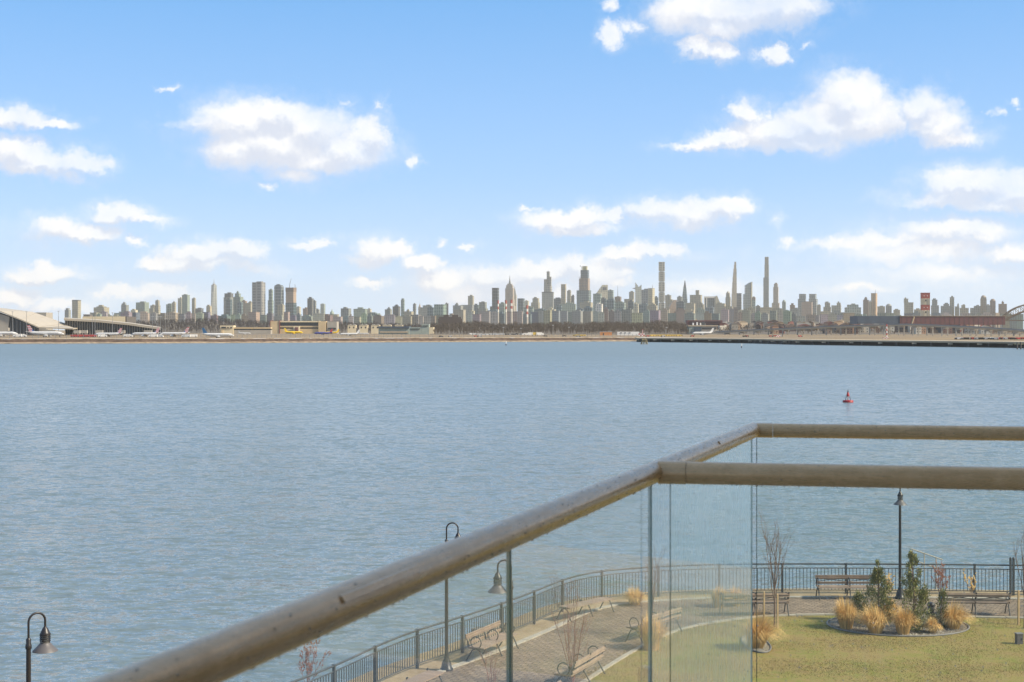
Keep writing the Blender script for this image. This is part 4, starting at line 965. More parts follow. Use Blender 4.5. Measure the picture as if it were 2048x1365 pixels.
# ------------------------------------------------------------------ viaduct, shed, power tower, arch bridge
def viaduct():
    root = thing('viaduct', 'long concrete highway viaduct on paired columns', 'bridge', (P3(1800, 660, 2000).x, 2000, GZ)); org = Vector(root.location)
    dk = [(1380, 665.5, 2250), (1440, 664, 2200), (1520, 659.5, 2120), (1600, 656, 2050), (1680, 652.5, 2000), (1760, 650, 1950), (1815, 649, 1900), (1900, 652, 1800), (1980, 656.5, 1700), (2060, 662, 1600), (2140, 667, 1500)]
    pts = [P3(*q)-org for q in dk]
    v = []
    for p in pts: v += [p+Vector((0, -6, 0)), p+Vector((0, 6, 0)), p+Vector((0, 6, -2.4)), p+Vector((0, -6, -2.4))]
    f = []
    for i in range(len(pts)-1):
        a, b = 4*i, 4*i+4
        f += [(a, b, b+1, a+1), (a+3, b+3, b, a), (a+2, b+2, b+3, a+3), (a+1, b+1, b+2, a+2)]
    MB().add(v, f).build('deck', MATS['concrete_far'], root)
    v = []
    for p in pts: v += [p+Vector((0, -6.2, .9)), p+Vector((0, -6.2, -.5))]
    MB().add(v, [(2*i+1, 2*i+3, 2*i+2, 2*i) for i in range(len(pts)-1)]).build('parapet', MATS['steel_grey'], root)
    x = 1455
    while x < 2120:
        i = next(j for j in range(len(dk)-1) if dk[j][0] <= x <= dk[j+1][0]); t = (x-dk[i][0])/(dk[i+1][0]-dk[i][0])
        p = pts[i].lerp(pts[i+1], t); h = p.z-2.4
        mb = MB(); mb.box((p.x, p.y, h-.9), (9, 3, 1.8))
        for s in (-3.6, 3.6): mb.box((p.x+s, p.y, (h-1.8)/2), (1.5, 1.8, h-1.8))
        mb.build('column_pair', MATS['terminal_wall'], root); x += 29
viaduct()
def shed():
    D = 2650; r = block('long_shed', 'long dark red shed with dark blue end section behind the viaduct', D, [('blue_section', 1715, 1799.5, 632.5, 648, 'blue_dark', 60, 0), ('red_section', 1799.8, 2010, 633, 650, 'red_dark', 62, -1), ('under_wall', 1802, 1925, 650.2, 673, 'blue_dark', 40, 14), ('roof_edge', 1799, 2011, 632, 633, 'concrete_far', 64, -2)])
    for i in range(22): 
        x = 1803+i*9.6
        MB().box((wpx(x-1862.5, D), -1.1, zpx(641.5, D)-GZ), (.35, .3, wpx(16, D))).build('panel_joint', MATS['concrete_dark'], r)
    for i in range(9):
        x = 1930+i*9.5; MB().box((wpx(x-1862.5, D), 4, (zpx(650, D)-GZ)/2), (1.2, 1.2, zpx(650, D)-GZ)).build('column', MATS['steel_grey'], r)
    MB().tube([(wpx(1821-1862.5, D), -6, zpx(650, D)-GZ), (wpx(1826-1862.5, D), -6, zpx(634, D)-GZ)], 1.5, 5).build('yellow_conveyor', MATS['tan_wall'], r)
shed()
def power_tower():
    D = 3400; root = thing('power_tower', 'boxy power tower banded dark red and cream above the long shed', 'tower', ((1850.5-CX)/F*D, D, GZ), -R(6))
    W = wpx(17.5, D)/1.05
    for i, (ya, yb) in enumerate(((587, 597.5), (597.5, 610), (610, 621), (621, 650))):
        z1, z0 = zpx(ya, D)-GZ, max(0, zpx(yb, D)-GZ); m = MATS['stack_red' if i % 2 == 0 else 'cream_wall']
        mb = MB(); mb.box((0, 0, (z0+z1)/2), (W, W*.7, z1-z0))
        if i == 0: mb.box((0, 0, z1+.6), (W*1.05, W*.75, 1.2))
        b = mb.build('red_band' if i % 2 == 0 else 'cream_band', m, root)
        if i % 2:
            for q in (-.42, -.2, .2, .42): MB().box((W*q, -W*.36, (z0+z1)/2), (W*.07, 1, z1-z0)).build('rib', MATS['terminal_wall'], b)
            MB().box((0, -W*.36, z1-4.5), (W*.14, .8, 4)).build('opening', MATS['dark_glass'], b)
        else:
            for q in (-.2, .18): MB().box((W*q, -W*.36, (z0+z1)/2), (W*.08, .8, 2)).build('vent', MATS['white_paint'], b)
power_tower()
def arch_bridge():
    D = 4400; root = thing('arch_bridge', 'brown steel railway arch bridge entering from the photo edge', 'bridge', ((2110-CX)/F*D, D, GZ), 0); st = MATS['steel_brown']
    n = 22; up, lo = [], []
    for i in range(n+1):
        t = -1+2*i/n; up.append((wpx(112*t, D), zpx(606+30*t*t*t*t+6*t*t, D)-GZ)); lo.append((wpx(112*t, D), zpx(613+34*t*t, D)-GZ))
    for y in (-9, 9):
        MB().tube([(x, y, z) for x, z in up], 1.6, 4, smooth=False).build('upper_chord', st, root)
        MB().tube([(x, y, z) for x, z in lo], 2.0, 4, smooth=False).build('lower_chord', st, root)
        mb = MB()
        for i in range(n):
            mb.tube([(up[i][0], y, up[i][1]), (lo[i+1][0], y, lo[i+1][1])], .8, 4, smooth=False); mb.tube([(up[i][0], y, up[i][1]), (lo[i][0], y, lo[i][1])], .7, 4, smooth=False)
        mb.build('truss_web', st, root)
        mb = MB(); zd = zpx(641, D)-GZ
        for i in range(2, n-1): mb.tube([(lo[i][0], y, lo[i][1]), (lo[i][0], y, zd)], .45, 4, smooth=False)
        mb.build('hanger', st, root)
    MB().box((0, 0, zpx(641.5, D)-GZ), (wpx(236, D), 22, 3)).build('deck', st, root)
    for s in (-1, 1):
        z = zpx(626, D)-GZ; MB().box((wpx(117*s, D), 0, z/2), (wpx(9, D), 26, z), 0, .85).build('stone_tower', MATS['concrete_far'], root)
mat('steel_brown', (.10, .07, .045), .8, spec=.1)
arch_bridge()

# ------------------------------------------------------------------ brown district behind the viaduct
hr = random.Random(5)
mat('house_wall', (.3, .2, .15), .85, objcolor=True, vary=.15, vscale=.1); mat('house_roof', (.1, .08, .07), .85, objcolor=True)
HC = [(.28,.17,.11), (.36,.25,.16), (.20,.12,.09), (.45,.36,.25), (.25,.10,.08), (.16,.12,.10), (.5,.45,.36), (.22,.20,.17)]
for i in range(170):
    D = hr.uniform(2350, 3400)
    if i < 110: px = hr.uniform(1372, 1990)
    else: px = hr.uniform(690, 900) if i % 3 == 0 else hr.uniform(1440, 1760)
    h = hr.uniform(7, 13)+(D-2350)*.016; w = hr.uniform(9, 24)
    if px < 1000: D = hr.uniform(3600, 4300); h = hr.uniform(10, 20)
    hk = hr.randrange(8); gab = hr.random() < .55; c = HC[hk]; rz = hr.uniform(-.3, .3)
    r = thing('brown_house', ('%s %s house in the crowded brown district %s' % (('brown', 'tan', 'dark brown', 'sandy', 'red brick', 'charcoal', 'pale', 'grey')[hk], 'gabled' if gab else 'flat-roofed', 'behind the viaduct' if px > 1560 else 'between the teal office and the viaduct')) if px > 1000 else '%s %s house among trees behind the green-grey hangar' % (('brown', 'tan', 'dark brown', 'sandy', 'red brick', 'charcoal', 'pale', 'grey')[hk], 'gabled' if gab else 'flat-roofed'), 'house', ((px-CX)/F*D, D, GZ), rz, 'houses of the brown district' if px > 1000 else 'houses behind the hangar')
    MB().box((0, 0, h/2), (w, 10, h)).build('wall', MATS['house_wall'], r, color=c)
    if gab: MB().extr_y([(-w*.53, h), (w*.53, h), (w*.1, h+3), (-w*.1, h+3)], -5.4, 5.4).build('roof', MATS['house_roof'], r, color=tuple(q*.6 for q in c))
    else: MB().box((w*.2, 1, h+.9), (w*.3, 4, 1.8)).build('roof_hut', MATS['house_roof'], r, color=tuple(q*.8 for q in c))
    nw = max(2, int(w/5)); mb = MB()
    for a in range(nw):
        for z in (h*.35, h*.72): mb.box((-w/2+w*(a+.5)/nw, -5.05, z), (1.5, .2, 1.7))
    mb.build('window', MATS['dark_glass'], r)

# ------------------------------------------------------------------ bare wood
def wood(name, prof, D0, D1, count, seed, base, tall):
    """far-off leafless wood: slim trunks with sprays of twigs, on a slope that rises behind the airport"""
    rr = random.Random(seed); v = []; f = []; hill = MB()
    def top(px):
        for (a, ya), (b, yb) in zip(prof, prof[1:]):
            if a <= px <= b: return ya+(yb-ya)*(px-a)/(b-a)
        return prof[-1][1]
    x0, x1 = prof[0][0], prof[-1][0]
    def ground(px, t):
        D = D0+(D1-D0)*t; zt = zpx(top(px), D1); return D, GZ+max(0, (zt-tall-GZ))*t
    for i in range(count):
        px = rr.uniform(x0, x1); t = rr.random()**.8; D, g = ground(px, t)
        h = tall*rr.uniform(.65, 1.08)*(.8+.35*mnoise.noise(Vector((px*.05, seed, 0)))); x = (px-CX)/F*D; cr = h*rr.uniform(.28, .42)
        b = len(v); v += [(x-.3, D, g-1), (x+.3, D, g-1), (x, D, g+h*.9)]; f.append((b, b+1, b+2))
        for q in range(26):
            a = rr.uniform(0, 6.283); u = rr.random(); el = rr.uniform(.1, 1.25)
            px_, py_, pz_ = x+math.cos(a)*cr*.35*u, D+math.sin(a)*cr*.35*u, g+h*(.28+.5*u)
            ln = cr*rr.uniform(.5, 1.05); dx, dy, dz = math.cos(a)*math.cos(el)*ln, math.sin(a)*math.cos(el)*ln, math.sin(el)*ln
            wd = rr.uniform(.12, .34); b = len(v)
            v += [(px_-wd, py_, pz_), (px_+wd, py_, pz_+wd*.5), (px_+dx, py_+dy, pz_+dz)]; f.append((b, b+1, b+2))
    o = MB(); o.v = v; o.f = f; o.sm = [False]*len(f)
    stuff(o.build(name, MATS[base]), 'bare brown wood on the slope behind the airport')
    # slope under the trees
    n = 60; hv = []; 
    for i in range(n+1):
        px = x0+(x1-x0)*i/n
        for t in (0, .35, 1, 1.5):
            D, g = ground(px, min(t, 1)); D = D0+(D1-D0)*t; hv.append(((px-CX)/F*D, D, (g if t <= 1 else g-12)+.05))
    hf = [(i*4+j, (i+1)*4+j, (i+1)*4+j+1, i*4+j+1) for i in range(n) for j in range(3)]
    struct(MB().add(hv, hf, True).build('wooded_slope', MATS['leaf_litter']))
mat('bare_twigs', (.115, .088, .062), .9, island=.45); mat('bare_twigs_dark', (.085, .070, .060), .9, island=.4); mat('leaf_litter', (.105, .085, .06), .95, vary=.3, vscale=.03)
wood('bare_wood', [(245,637), (270,634), (310,635), (360,633), (420,630), (470,632), (520,635), (600,637), (650,636), (700,638), (760,641), (830,643), (880,641)], 2950, 3350, 2300, 3, 'bare_twigs_dark', 15)
wood('bare_wood', [(860,643), (900,640), (960,637), (990,641), (1060,641), (1100,639), (1160,640), (1220,637), (1290,639), (1315,634), (1335,635), (1365,641), (1385,650)], 2250, 2700, 2600, 4, 'bare_twigs', 14)
wood('bare_wood', [(1385,652), (1450,648), (1600,647), (1720,648), (1850,655), (2048,658)], 2300, 3000, 700, 6, 'bare_twigs', 9)

# ------------------------------------------------------------------ on the water
def buoy():
    p = onz(1696, 805, 0); D = p.y; root = thing('channel_buoy', 'red lattice channel buoy floating on the bay', 'buoy', (p.x, p.y, 0), .3)
    u = D/F; rd = MATS['buoy_red']
    MB().lathe([(9*u, -.5), (10.5*u, -.1), (10.5*u, .28), (9.5*u, .34), (2*u, .36)], 20).build('float_body', rd, root)
    for k in range(4):
        a = R(45+90*k); MB().tube([(math.cos(a)*5*u, math.sin(a)*5*u, .3), (math.cos(a)*3.6*u, math.sin(a)*3.6*u, 1.02)], .045, 6).build('leg', MATS['buoy_dark'], root)
    MB().lathe([(3.9*u, 1.0), (3.7*u, 1.1), (2.1*u, 1.62), (1.9*u, 1.64)], 4).build('radar_cone', rd, root)
    MB().lathe([(1.3*u, 1.62), (1.2*u, 1.86), (.5*u, 1.95), (.4*u, 2.1)], 10).build('lantern', MATS['buoy_dark'], root)
    MB().box((0, 0, .68), (2.2*u, 2.2*u, .6)).build('white_panel', MATS['white_paint'], root)
mat('buoy_red', (.28, .015, .015), .45, vary=.2, vscale=1.5); mat('buoy_dark', (.05, .03, .04), .6)
mat('old_timber', (.30, .24, .13), .9, vary=.35, vscale=.4)
buoy()
def dolphin():
    p = onz(1289, 689, 0); root = thing('timber_dolphin', 'cluster of old timber mooring piles off the shore', 'piles', (p.x, p.y, 0))
    for i, (dx, dy, h) in enumerate(((-2, 0, 5), (-.9, .7, 5.3), (.3, -.4, 5.2), (1.4, .5, 4.9), (2.3, -.2, 3.6), (-2.9, .4, 2.6))):
        MB().tube([(dx*1.2, dy, -1), (dx*.75, dy*.6, h)], [.38, .33], 7).build('pile', MATS['old_timber'], root)
    MB().tube([(-2.2, -.6, 3.6), (2.2, -.6, 3.8)], .3, 6).build('cross_beam', MATS['old_timber'], root)
dolphin()
for px, y, lb in ((1012, 691.5, 'small white-topped marker pile off the shore near the smokestacks'), (1483, 696.5, 'small white-topped marker pile off the runway deck')):
    p = onz(px, y, 0); r = thing('marker_pile', lb, 'marker', (p.x, p.y, 0)); u = p.y/F
    MB().lathe([(.9*u, -1), (.9*u, 3.2*u)], 8).build('dark_base', MATS['buoy_dark'], r); MB().lathe([(.9*u, 4*u), (.8*u, 8.5*u)], 8).build('white_top', MATS['white_paint'], r)
    MB().lathe([(.6*u, 3.2*u), (.6*u, 4*u)], 8).build('neck', MATS['steel_grey'], r)
def jetty():
    p = onz(2041, 699, 0); root = thing('timber_jetty', 'dark timber jetty end at the photo edge', 'jetty', (p.x, p.y, 0))
    for i in range(5): MB().tube([(i*2.2-2, 0, -1), (i*2.2-2, 0, 4.2+.4*(i % 2))], .42, 6).build('pile', MATS['concrete_dark'], root)
    MB().box((2.5, .8, 3.2), (12, 1.4, .8)).build('beam', MATS['old_timber'], root)
jetty()
# ------------------------------------------------------------------ promenade ground
PZ = 2.3
def g(px, py, z=PZ): return onz(px, py, z)
def smooth_line(pts, step):
    """Catmull-Rom through the points, resampled"""
    pts = [Vector((p[0], p[1], 0)) for p in pts]; P = [2*pts[0]-pts[1]]+pts+[2*pts[-1]-pts[-2]]; out = []
    for i in range(1, len(P)-2):
        a, b, c, d = P[i-1:i+3]
        for k in range(12):
            t = k/12; out.append(.5*((2*b)+(c-a)*t+(2*a-5*b+4*c-d)*t*t+(3*b-a-3*c+d)*t**3))
    out.append(pts[-1]); res = [out[0]]; acc = 0
    for a, b in zip(out, out[1:]):
        L = (b-a).length; pos = step-acc
        while pos <= L: res.append(a.lerp(b, pos/L)); pos += step
        acc = (acc+L) % step
    return res
FENCE = [(-21, 6), (-14, 18.5), (-9.3, 27.6), (-5.2, 35.2)]+[tuple(g(*q))[:2] for q in ((768,1365), (836,1336), (948,1297), (1045,1259), (1134,1220), (1206,1203), (1290,1195), (1383,1190), (1482,1187.5), (1650,1187), (1840,1188), (2023,1190), (2250,1194))]
INNER = [(-13.5, 4), (-7.5, 17.5), (-3.6, 26), (-.2, 34), (2.0, 39.2), (3.9, 43.4), (5.6, 46.2), (8., 47.9), (9.3, 48.25), (11, 48.35), (15.5, 48.0), (17.2, 47.8), (21, 47.4)]
def offset(line, d):
    out = []
    for i, p in enumerate(line):
        t = (line[min(i+1, len(line)-1)]-line[max(i-1, 0)]).normalized(); out.append(p+Vector((-t.y, t.x, 0))*d)
    return out
fl = smooth_line(FENCE, .5); il = smooth_line(INNER, .5)
def ground_mat(name, cols, scale, bump=.4, bscale=30, rough=.95):
    m = bpy.data.materials.new(name); m.use_nodes = True; k = NT(m.node_tree); b = m.node_tree.nodes['Principled BSDF']
    tc = k.new('ShaderNodeTexCoord').outputs['Object']
    n = k.math('ADD', k.math('MULTIPLY', k.noise(tc, scale, 6, .65), .6), k.math('MULTIPLY', k.noise(tc, scale*9, 4, .6), .4))
    k.put(b.inputs['Base Color'], k.ramp(n, cols)); b.inputs['Roughness'].default_value = rough; b.inputs['Specular IOR Level'].default_value = .15
    bn = k.new('ShaderNodeBump'); bn.inputs['Strength'].default_value = bump; bn.inputs['Distance'].default_value = .03
    k.put(bn.inputs['Height'], k.noise(tc, bscale, 4, .6)); m.node_tree.links.new(bn.outputs[0], b.inputs['Normal'])
    MATS[name] = m
ground_mat('bare_soil', [(.3, (.20, .14, .08)), (.5, (.33, .25, .15)), (.7, (.42, .33, .21))], .8)
ground_mat('winter_lawn', [(.30, (.22, .145, .06)), (.45, (.27, .20, .075)), (.54, (.235, .20, .06)), (.62, (.19, .195, .042)), (.72, (.14, .215, .03))], .42, .8, 22)
ground_mat('gravel_mulch', [(.3, (.10, .08, .07)), (.5, (.20, .17, .14)), (.7, (.36, .32, .27))], 7., .9, 26)
def paver_mat():
    m = bpy.data.materials.new('brick_pavers'); m.use_nodes = True; k = NT(m.node_tree); b = m.node_tree.nodes['Principled BSDF']
    tc = k.new('ShaderNodeTexCoord').outputs['Object']
    mp = k.new('ShaderNodeMapping'); k.put(mp.inputs[0], tc); mp.inputs['Rotation'].default_value = (0, 0, .5)
    br = k.new('ShaderNodeTexBrick'); k.put(br.inputs['Vector'], mp.outputs[0])
    br.inputs['Color1'].default_value = (.285, .21, .14, 1); br.inputs['Color2'].default_value = (.195, .145, .098, 1); br.inputs['Mortar'].default_value = (.075, .058, .042, 1)
    br.inputs['Scale'].default_value = 1; br.inputs['Brick Width'].default_value = .30; br.inputs['Row Height'].default_value = .15; br.inputs['Mortar Size'].default_value = .018
    n = k.math('MULTIPLY', k.mapr(k.noise(tc, .7, 6, .65), .3, .7, .72, 1.3), k.mapr(k.noise(tc, 5, 5, .7), .3, .7, .75, 1.25))
    k.put(b.inputs['Base Color'], k.mix(1., br.outputs['Color'], k.comb(n, n, n), 'MULTIPLY')); b.inputs['Roughness'].default_value = .8; b.inputs['Specular IOR Level'].default_value = .25
    bn = k.new('ShaderNodeBump'); bn.inputs['Strength'].default_value = .5; bn.inputs['Distance'].default_value = .015; bn.invert = True
    k.put(bn.inputs['Height'], br.outputs['Fac']); m.node_tree.links.new(bn.outputs[0], b.inputs['Normal']); MATS['brick_pavers'] = m
paver_mat()
mat('kerb_stone', (.38, .34, .27), .85, vary=.2, vscale=2., bump=.3); mat('riprap', (.22, .19, .15), .9, vary=.35, vscale=.9, bump=.7, bscale=4)
shore = offset(fl, 1.0)
poly = [(p.x, p.y, PZ-.01) for p in shore]+[(60, shore[-1].y, PZ-.01), (60, -40, PZ-.01), (-21, -40, PZ-.01)]
struct(MB().add(poly, [tuple(range(len(poly)))[::-1]]).build('shore_ground', MATS['bare_soil']))
pe = offset(fl, -.85)
v = [(p.x, p.y, PZ+.004) for p in pe]+[(p.x, p.y, PZ+.004) for p in reversed(il)]
struct(MB().add(v, [tuple(range(len(v)))[::-1]]).build('paved_path', MATS['brick_pavers']))
v = [(p.x, p.y, PZ+.012) for p in il]+[(40, il[-1].y, PZ+.012), (40, 2, PZ+.012), (-13, 2, PZ+.012)]
lawn = struct(MB().add(v, [tuple(range(len(v)))[::-1]]).build('lawn', MATS['winter_lawn']))
# bulkhead and tumbled rocks down to the water
v = []
for p, q in zip(shore, offset(fl, 3.6)): v += [(p.x, p.y, PZ-.01), (q.x, q.y, -.6)]
struct(MB().add(v, [(2*i+1, 2*i+3, 2*i+2, 2*i) for i in range(len(shore)-1)]).build('shore_bank', MATS['riprap']))
rk = random.Random(9); rock_meshes = []
for i in range(5):
    mb = MB(); mb.lathe([(.32, -.3), (.5, -.1), (.46, .14), (.28, .3)], 7, smooth=False)
    mb.v = [(x*rk.uniform(.8, 1.25), y*rk.uniform(.7, 1.1), z*rk.uniform(.8, 1.2)) for x, y, z in mb.v]
    m = mb.mesh('rock'); m.materials.append(MATS['riprap']); rock_meshes.append(m)
bank_line = [p for p in offset(fl, 2.0) if 30 < p.y and p.x < 24]
for i in range(70):
    p = rk.choice(bank_line); t = rk.uniform(-1.0, 1.5)
    q = p+Vector((rk.uniform(-.4, .4), t*.7, 0)); s = rk.uniform(.35, .9)
    o = link('shore_rock', rk.choice(rock_meshes), None, (q.x, q.y, max(-.15, PZ-1.35-t*.85)))
    o.rotation_euler = (rk.uniform(-.4, .4), rk.uniform(-.4, .4), rk.uniform(0, 6)); o.scale = (s, s, s*.8)
    tag(o, 'grey boulder tumbled on the bank below the promenade fence', 'rock', 'boulders on the bank')
# kerb stones
def kerb(name, line, w, h, L):
    me = MB().box((0, 0, h/2), (L-.02, w, h)).mesh('kerb_stone'); me.materials.append(MATS['kerb_stone'])
    root = thing(name, None, None); struct(root)
    n = 0
    for a, b in zip(line, line[1:]):
        c = (a+b)/2
        if c.y < 24 or c.x > 22: continue
        d = b-a; o = link('kerb_stone', me, root, (c.x, c.y, PZ+.005), math.atan2(d.y, d.x)); n += 1
        o.scale = (d.length/L, 1, rk.uniform(.9, 1.1))
kerb('lawn_kerb', il[::2], .13, .055, 1.0)
kerb('path_kerb', pe[::2], .2, .035, 1.0)

# ------------------------------------------------------------------ promenade fence
mat('fence_paint', (.055, .060, .062), .45, vary=.2, vscale=2); mat('iron', (.03, .03, .032), .5); mat('lamp_black', (.018, .016, .016), .4)
mat('lamp_grey', (.095, .088, .088), .5)
def fence():
    line = [p for p in smooth_line(FENCE, .13) if p.y > 22 and p.x < 21]
    root = thing('promenade_fence', 'dark metal picket fence curving along the water edge of the promenade', 'fence', (line[0].x, line[0].y, PZ)); org = Vector(root.location)
    def rail(nm, z, r): MB().tube([p+Vector((0, 0, PZ+z))-org for p in line[::4]], r, 6).build(nm, MATS['fence_paint'], root)
    rail('handrail', 1.08, .030); rail('upper_rail', .93, .018); rail('lower_rail', .12, .018)
    pm = MB(); pm.box((0, 0, .54), (.07, .07, 1.08)); pm.box((0, 0, 1.1), (.085, .085, .03)); pm = pm.mesh('post'); pm.materials.append(MATS['fence_paint'])
    bm = MB().box((0, 0, .525), (.019, .019, .81)).mesh('baluster'); bm.materials.append(MATS['fence_paint'])
    vis = [p for p in line if p.y > 33.5 and p.x < 19.5]
    rest = MB(); k = 0
    for i, p in enumerate(line):
        d = line[min(i+1, len(line)-1)]-line[max(i-1, 0)]; rz = math.atan2(d.y, d.x); q = p+Vector((0, 0, PZ))-org
        if i % 18 == 0: link('post', pm, root, q, rz)
        elif p.y > 33.5 and p.x < 19.5 and k < 300: link('baluster', bm, root, q, rz); k += 1
        else: rest.box((q.x, q.y, q.z+.525), (.019, .019, .81), rz)
    stuff(rest.build('baluster_row', MATS['fence_paint'], root))
    for px in (2021, 2027):
        p = g(px, 1191); m = MB(); m.box((0, 0, .66), (.07, .07, 1.32)); m.lathe([(.05, 1.32), (.05, 1.35), (.02, 1.40)], 8); m.build('gate_post', MATS['fence_paint'], root, p-org)
fence()

# ------------------------------------------------------------------ lamps
def gooseneck_lamp(label, x, y, rz):
    root = thing('promenade_lamp', label, 'street lamp', (x, y, PZ), rz, 'gooseneck lamps along the promenade'); bk = MATS['lamp_black']
    MB().lathe([(.19, 0), (.19, .05), (.15, .09), (.13, .22), (.075, .34), (.07, .4)], 14).build('base', bk, root)
    MB().lathe([(.055, .38), (.045, 3.58)], 12).build('pole', bk, root)
    MB().lathe([(.058, 3.52), (.062, 3.55), (.058, 3.60), (.046, 3.62), (.05, 3.70), (.03, 3.73)], 12).build('collar', bk, root)
    r = .165; pts = [(0, 0, 3.68)]+[(r-r*math.cos(a), 0, 4.03+r*math.sin(a)) for a in [math.pi*i/14 for i in range(15)]]+[(2*r, 0, 3.84)]
    MB().tube(pts, .021, 10).build('gooseneck', bk, root)
    hd = MB().lathe([(.10, 3.745), (.105, 3.765), (.085, 3.80), (.06, 3.86), (.035, 3.895), (.025, 3.91)], 16, (2*r, 0, 0)).build('lamp_cap', bk, root)
    MB().lathe([(.075, 3.60), (.07, 3.75)], 14, (2*r, 0, 0)).build('lamp_glass', MATS['lamp_glass'], root)
    for z in (3.625, 3.66, 3.695, 3.73): MB().lathe([(.085, z), (.107, z+.003), (.107, z+.014), (.085, z+.016)], 16, (2*r, 0, 0)).build('guard_ring', bk, hd)
    for k in range(4):
        a = math.pi/4+math.pi/2*k; MB().tube([(2*r+.095*math.cos(a), .095*math.sin(a), 3.6), (2*r+.095*math.cos(a), .095*math.sin(a), 3.76)], .007, 5).build('guard_bar', bk, hd)
    sh = MB().lathe([(.245, 3.43), (.24, 3.44), (.16, 3.52), (.10, 3.585), (.095, 3.60), (.085, 3.60), (.09, 3.58), (.15, 3.51), (.235, 3.432)], 24, (2*r, 0, 0)).build('shade', MATS['lamp_grey'], root)
    return root
mat('lamp_glass', (.55, .52, .44), .25)
for (px, D, rz, lb) in ((57, 27.6, R(40), 'black gooseneck lamp standing alone against open water, hook shade to the right'), (893, 40.6, R(8), 'gooseneck lamp crossing behind the sloping balcony rail near the picket fence'),
                       (1022, 34.0, R(165), 'gooseneck lamp behind the glass pane joint, shade turned towards the water'), (1800, 51.4, R(-104), 'gooseneck lamp at the straight fence, hook seen end-on')):
    gooseneck_lamp(lb, (px-CX)/F*D, D, rz)

# ------------------------------------------------------------------ benches
mat('bench_wood', (.27, .195, .14), .75, vary=.25, vscale=3.)
def make_bench(back=True):
    root = thing('park_bench', 'bench', 'bench'); L = 2.3
    slat = MB().box((0, 0, 0), (L, .075, .035)).mesh('slat'); slat.materials.append(MATS['bench_wood'])
    for i in range(6): link('seat_slat', slat, root, (0, .22-.088*i, .445-.004*abs(i-2)))
    for z, y in ((.76, -.345), (.69, -.33), (.53, -.29)) if back else ():
        o = link('back_slat', slat, root, (0, y, z)); o.rotation_euler = (R(76), 0, 0)
    ir = MATS['iron']
    for x in (-L/2+.03, 0, L/2-.03):
        mb = MB()
        mb.tube([(x, .30, 0), (x, .25, .06), (x, .17, .24), (x, .10, .36), (x, -.02, .41), (x, -.14, .36), (x, -.24, .2), (x, -.33, .05), (x, -.37, 0)], .02, 6)   # arched legs
        mb.tube([(x, .25, .42), (x, 0, .415), (x, -.24, .42), (x, -.27, .50 if not back else .56), (x, -.335 if back else -.25, .70 if back else .51), (x, -.37 if back else -.22, .82 if back else .49)], .018, 6)
        mb.build('iron_frame', ir, root)
        if not back: continue
        cx, cz, rr = -.02, .59, .17
        MB().tube([(x, cx+rr*math.cos(2*math.pi*i/20), cz+rr*math.sin(2*math.pi*i/20)) for i in range(21)], .017, 6, caps=False).build('hoop_armrest', ir, root)
    for s in (-1, 1) if back else ():
        mb = MB(); a = L/4*s
        mb.tube([(a-L/4+.05, -.302, .575), (a-.12, -.315, .625), (a, -.318, .635), (a+.12, -.33, .645), (a+L/4-.05, -.338, .685)], .011, 5)
        mb.tube([(a-L/4+.05, -.338, .685), (a-.12, -.33, .645), (a, -.318, .635), (a+.12, -.315, .625), (a+L/4-.05, -.302, .575)], .011, 5)
        mb.build('cross_brace', ir, root)
    return root
bench0 = make_bench(); first = True; flat0 = []
def place_bench(p, q, face, label, back=True):
    """p, q: ends on the ground; face: a point the sitter looks towards"""
    global first
    if back: o = bench0 if first else copy_tree(bench0); first = False
    else:
        o = copy_tree(flat0[0]) if flat0 else make_bench(False)
        flat0.append(o)
    p, q = Vector((*p, 0)), Vector((*q, 0)); c = (p+q)/2; d = (q-p).normalized(); rz = math.atan2(d.y, d.x)
    f = Vector((-d.y, d.x, 0))
    if (Vector((*face, 0))-c).dot(f) < 0: rz += math.pi
    o.location = (c.x, c.y, PZ+.006); o.rotation_euler = (0, 0, rz); tag(o, label, 'bench', 'iron and wood benches along the promenade')
def gx(px, py): q = g(px, py); return (q.x, q.y)
place_bench((11.0, 51.35), (13.3, 51.35), (12, 40), 'slatted bench backed against the straight fence beside the first evergreen')
place_bench((14.55, 48.6), (16.9, 48.45), (15, 60), 'slatted bench seen from behind, past the evergreens by the gate posts')
place_bench((7.1, 48.4), (9.35, 48.55), (8, 60), 'slatted bench seen from behind at the glass edge beside the bare sapling')
place_bench((1.75, 47.5), (3.3, 49.15), (6, 45), 'backless bench on the outer curve of the path against the fence bend', False)
place_bench((3.75, 44.2), (5.2, 46.0), (0, 50), 'bench at the lawn kerb beside the golden grass, facing the fence bend')
place_bench((1.35, 38.2), (2.3, 40.3), (-4, 42), 'bench at the lawn kerb with the bare twiggy shrub in front')
place_bench((-.05, 34.3), (.95, 36.4), (-5, 38), 'bench at the lawn kerb cut by the lower photo edge')
place_bench((-1.05, 41.4), (-.05, 43.5), (3, 39), 'bench at the fence between the two lamps')
place_bench((-3.05, 36.5), (-2.05, 38.6), (2, 35), 'backless bench at the fence low in the photo near the lamp base', False)
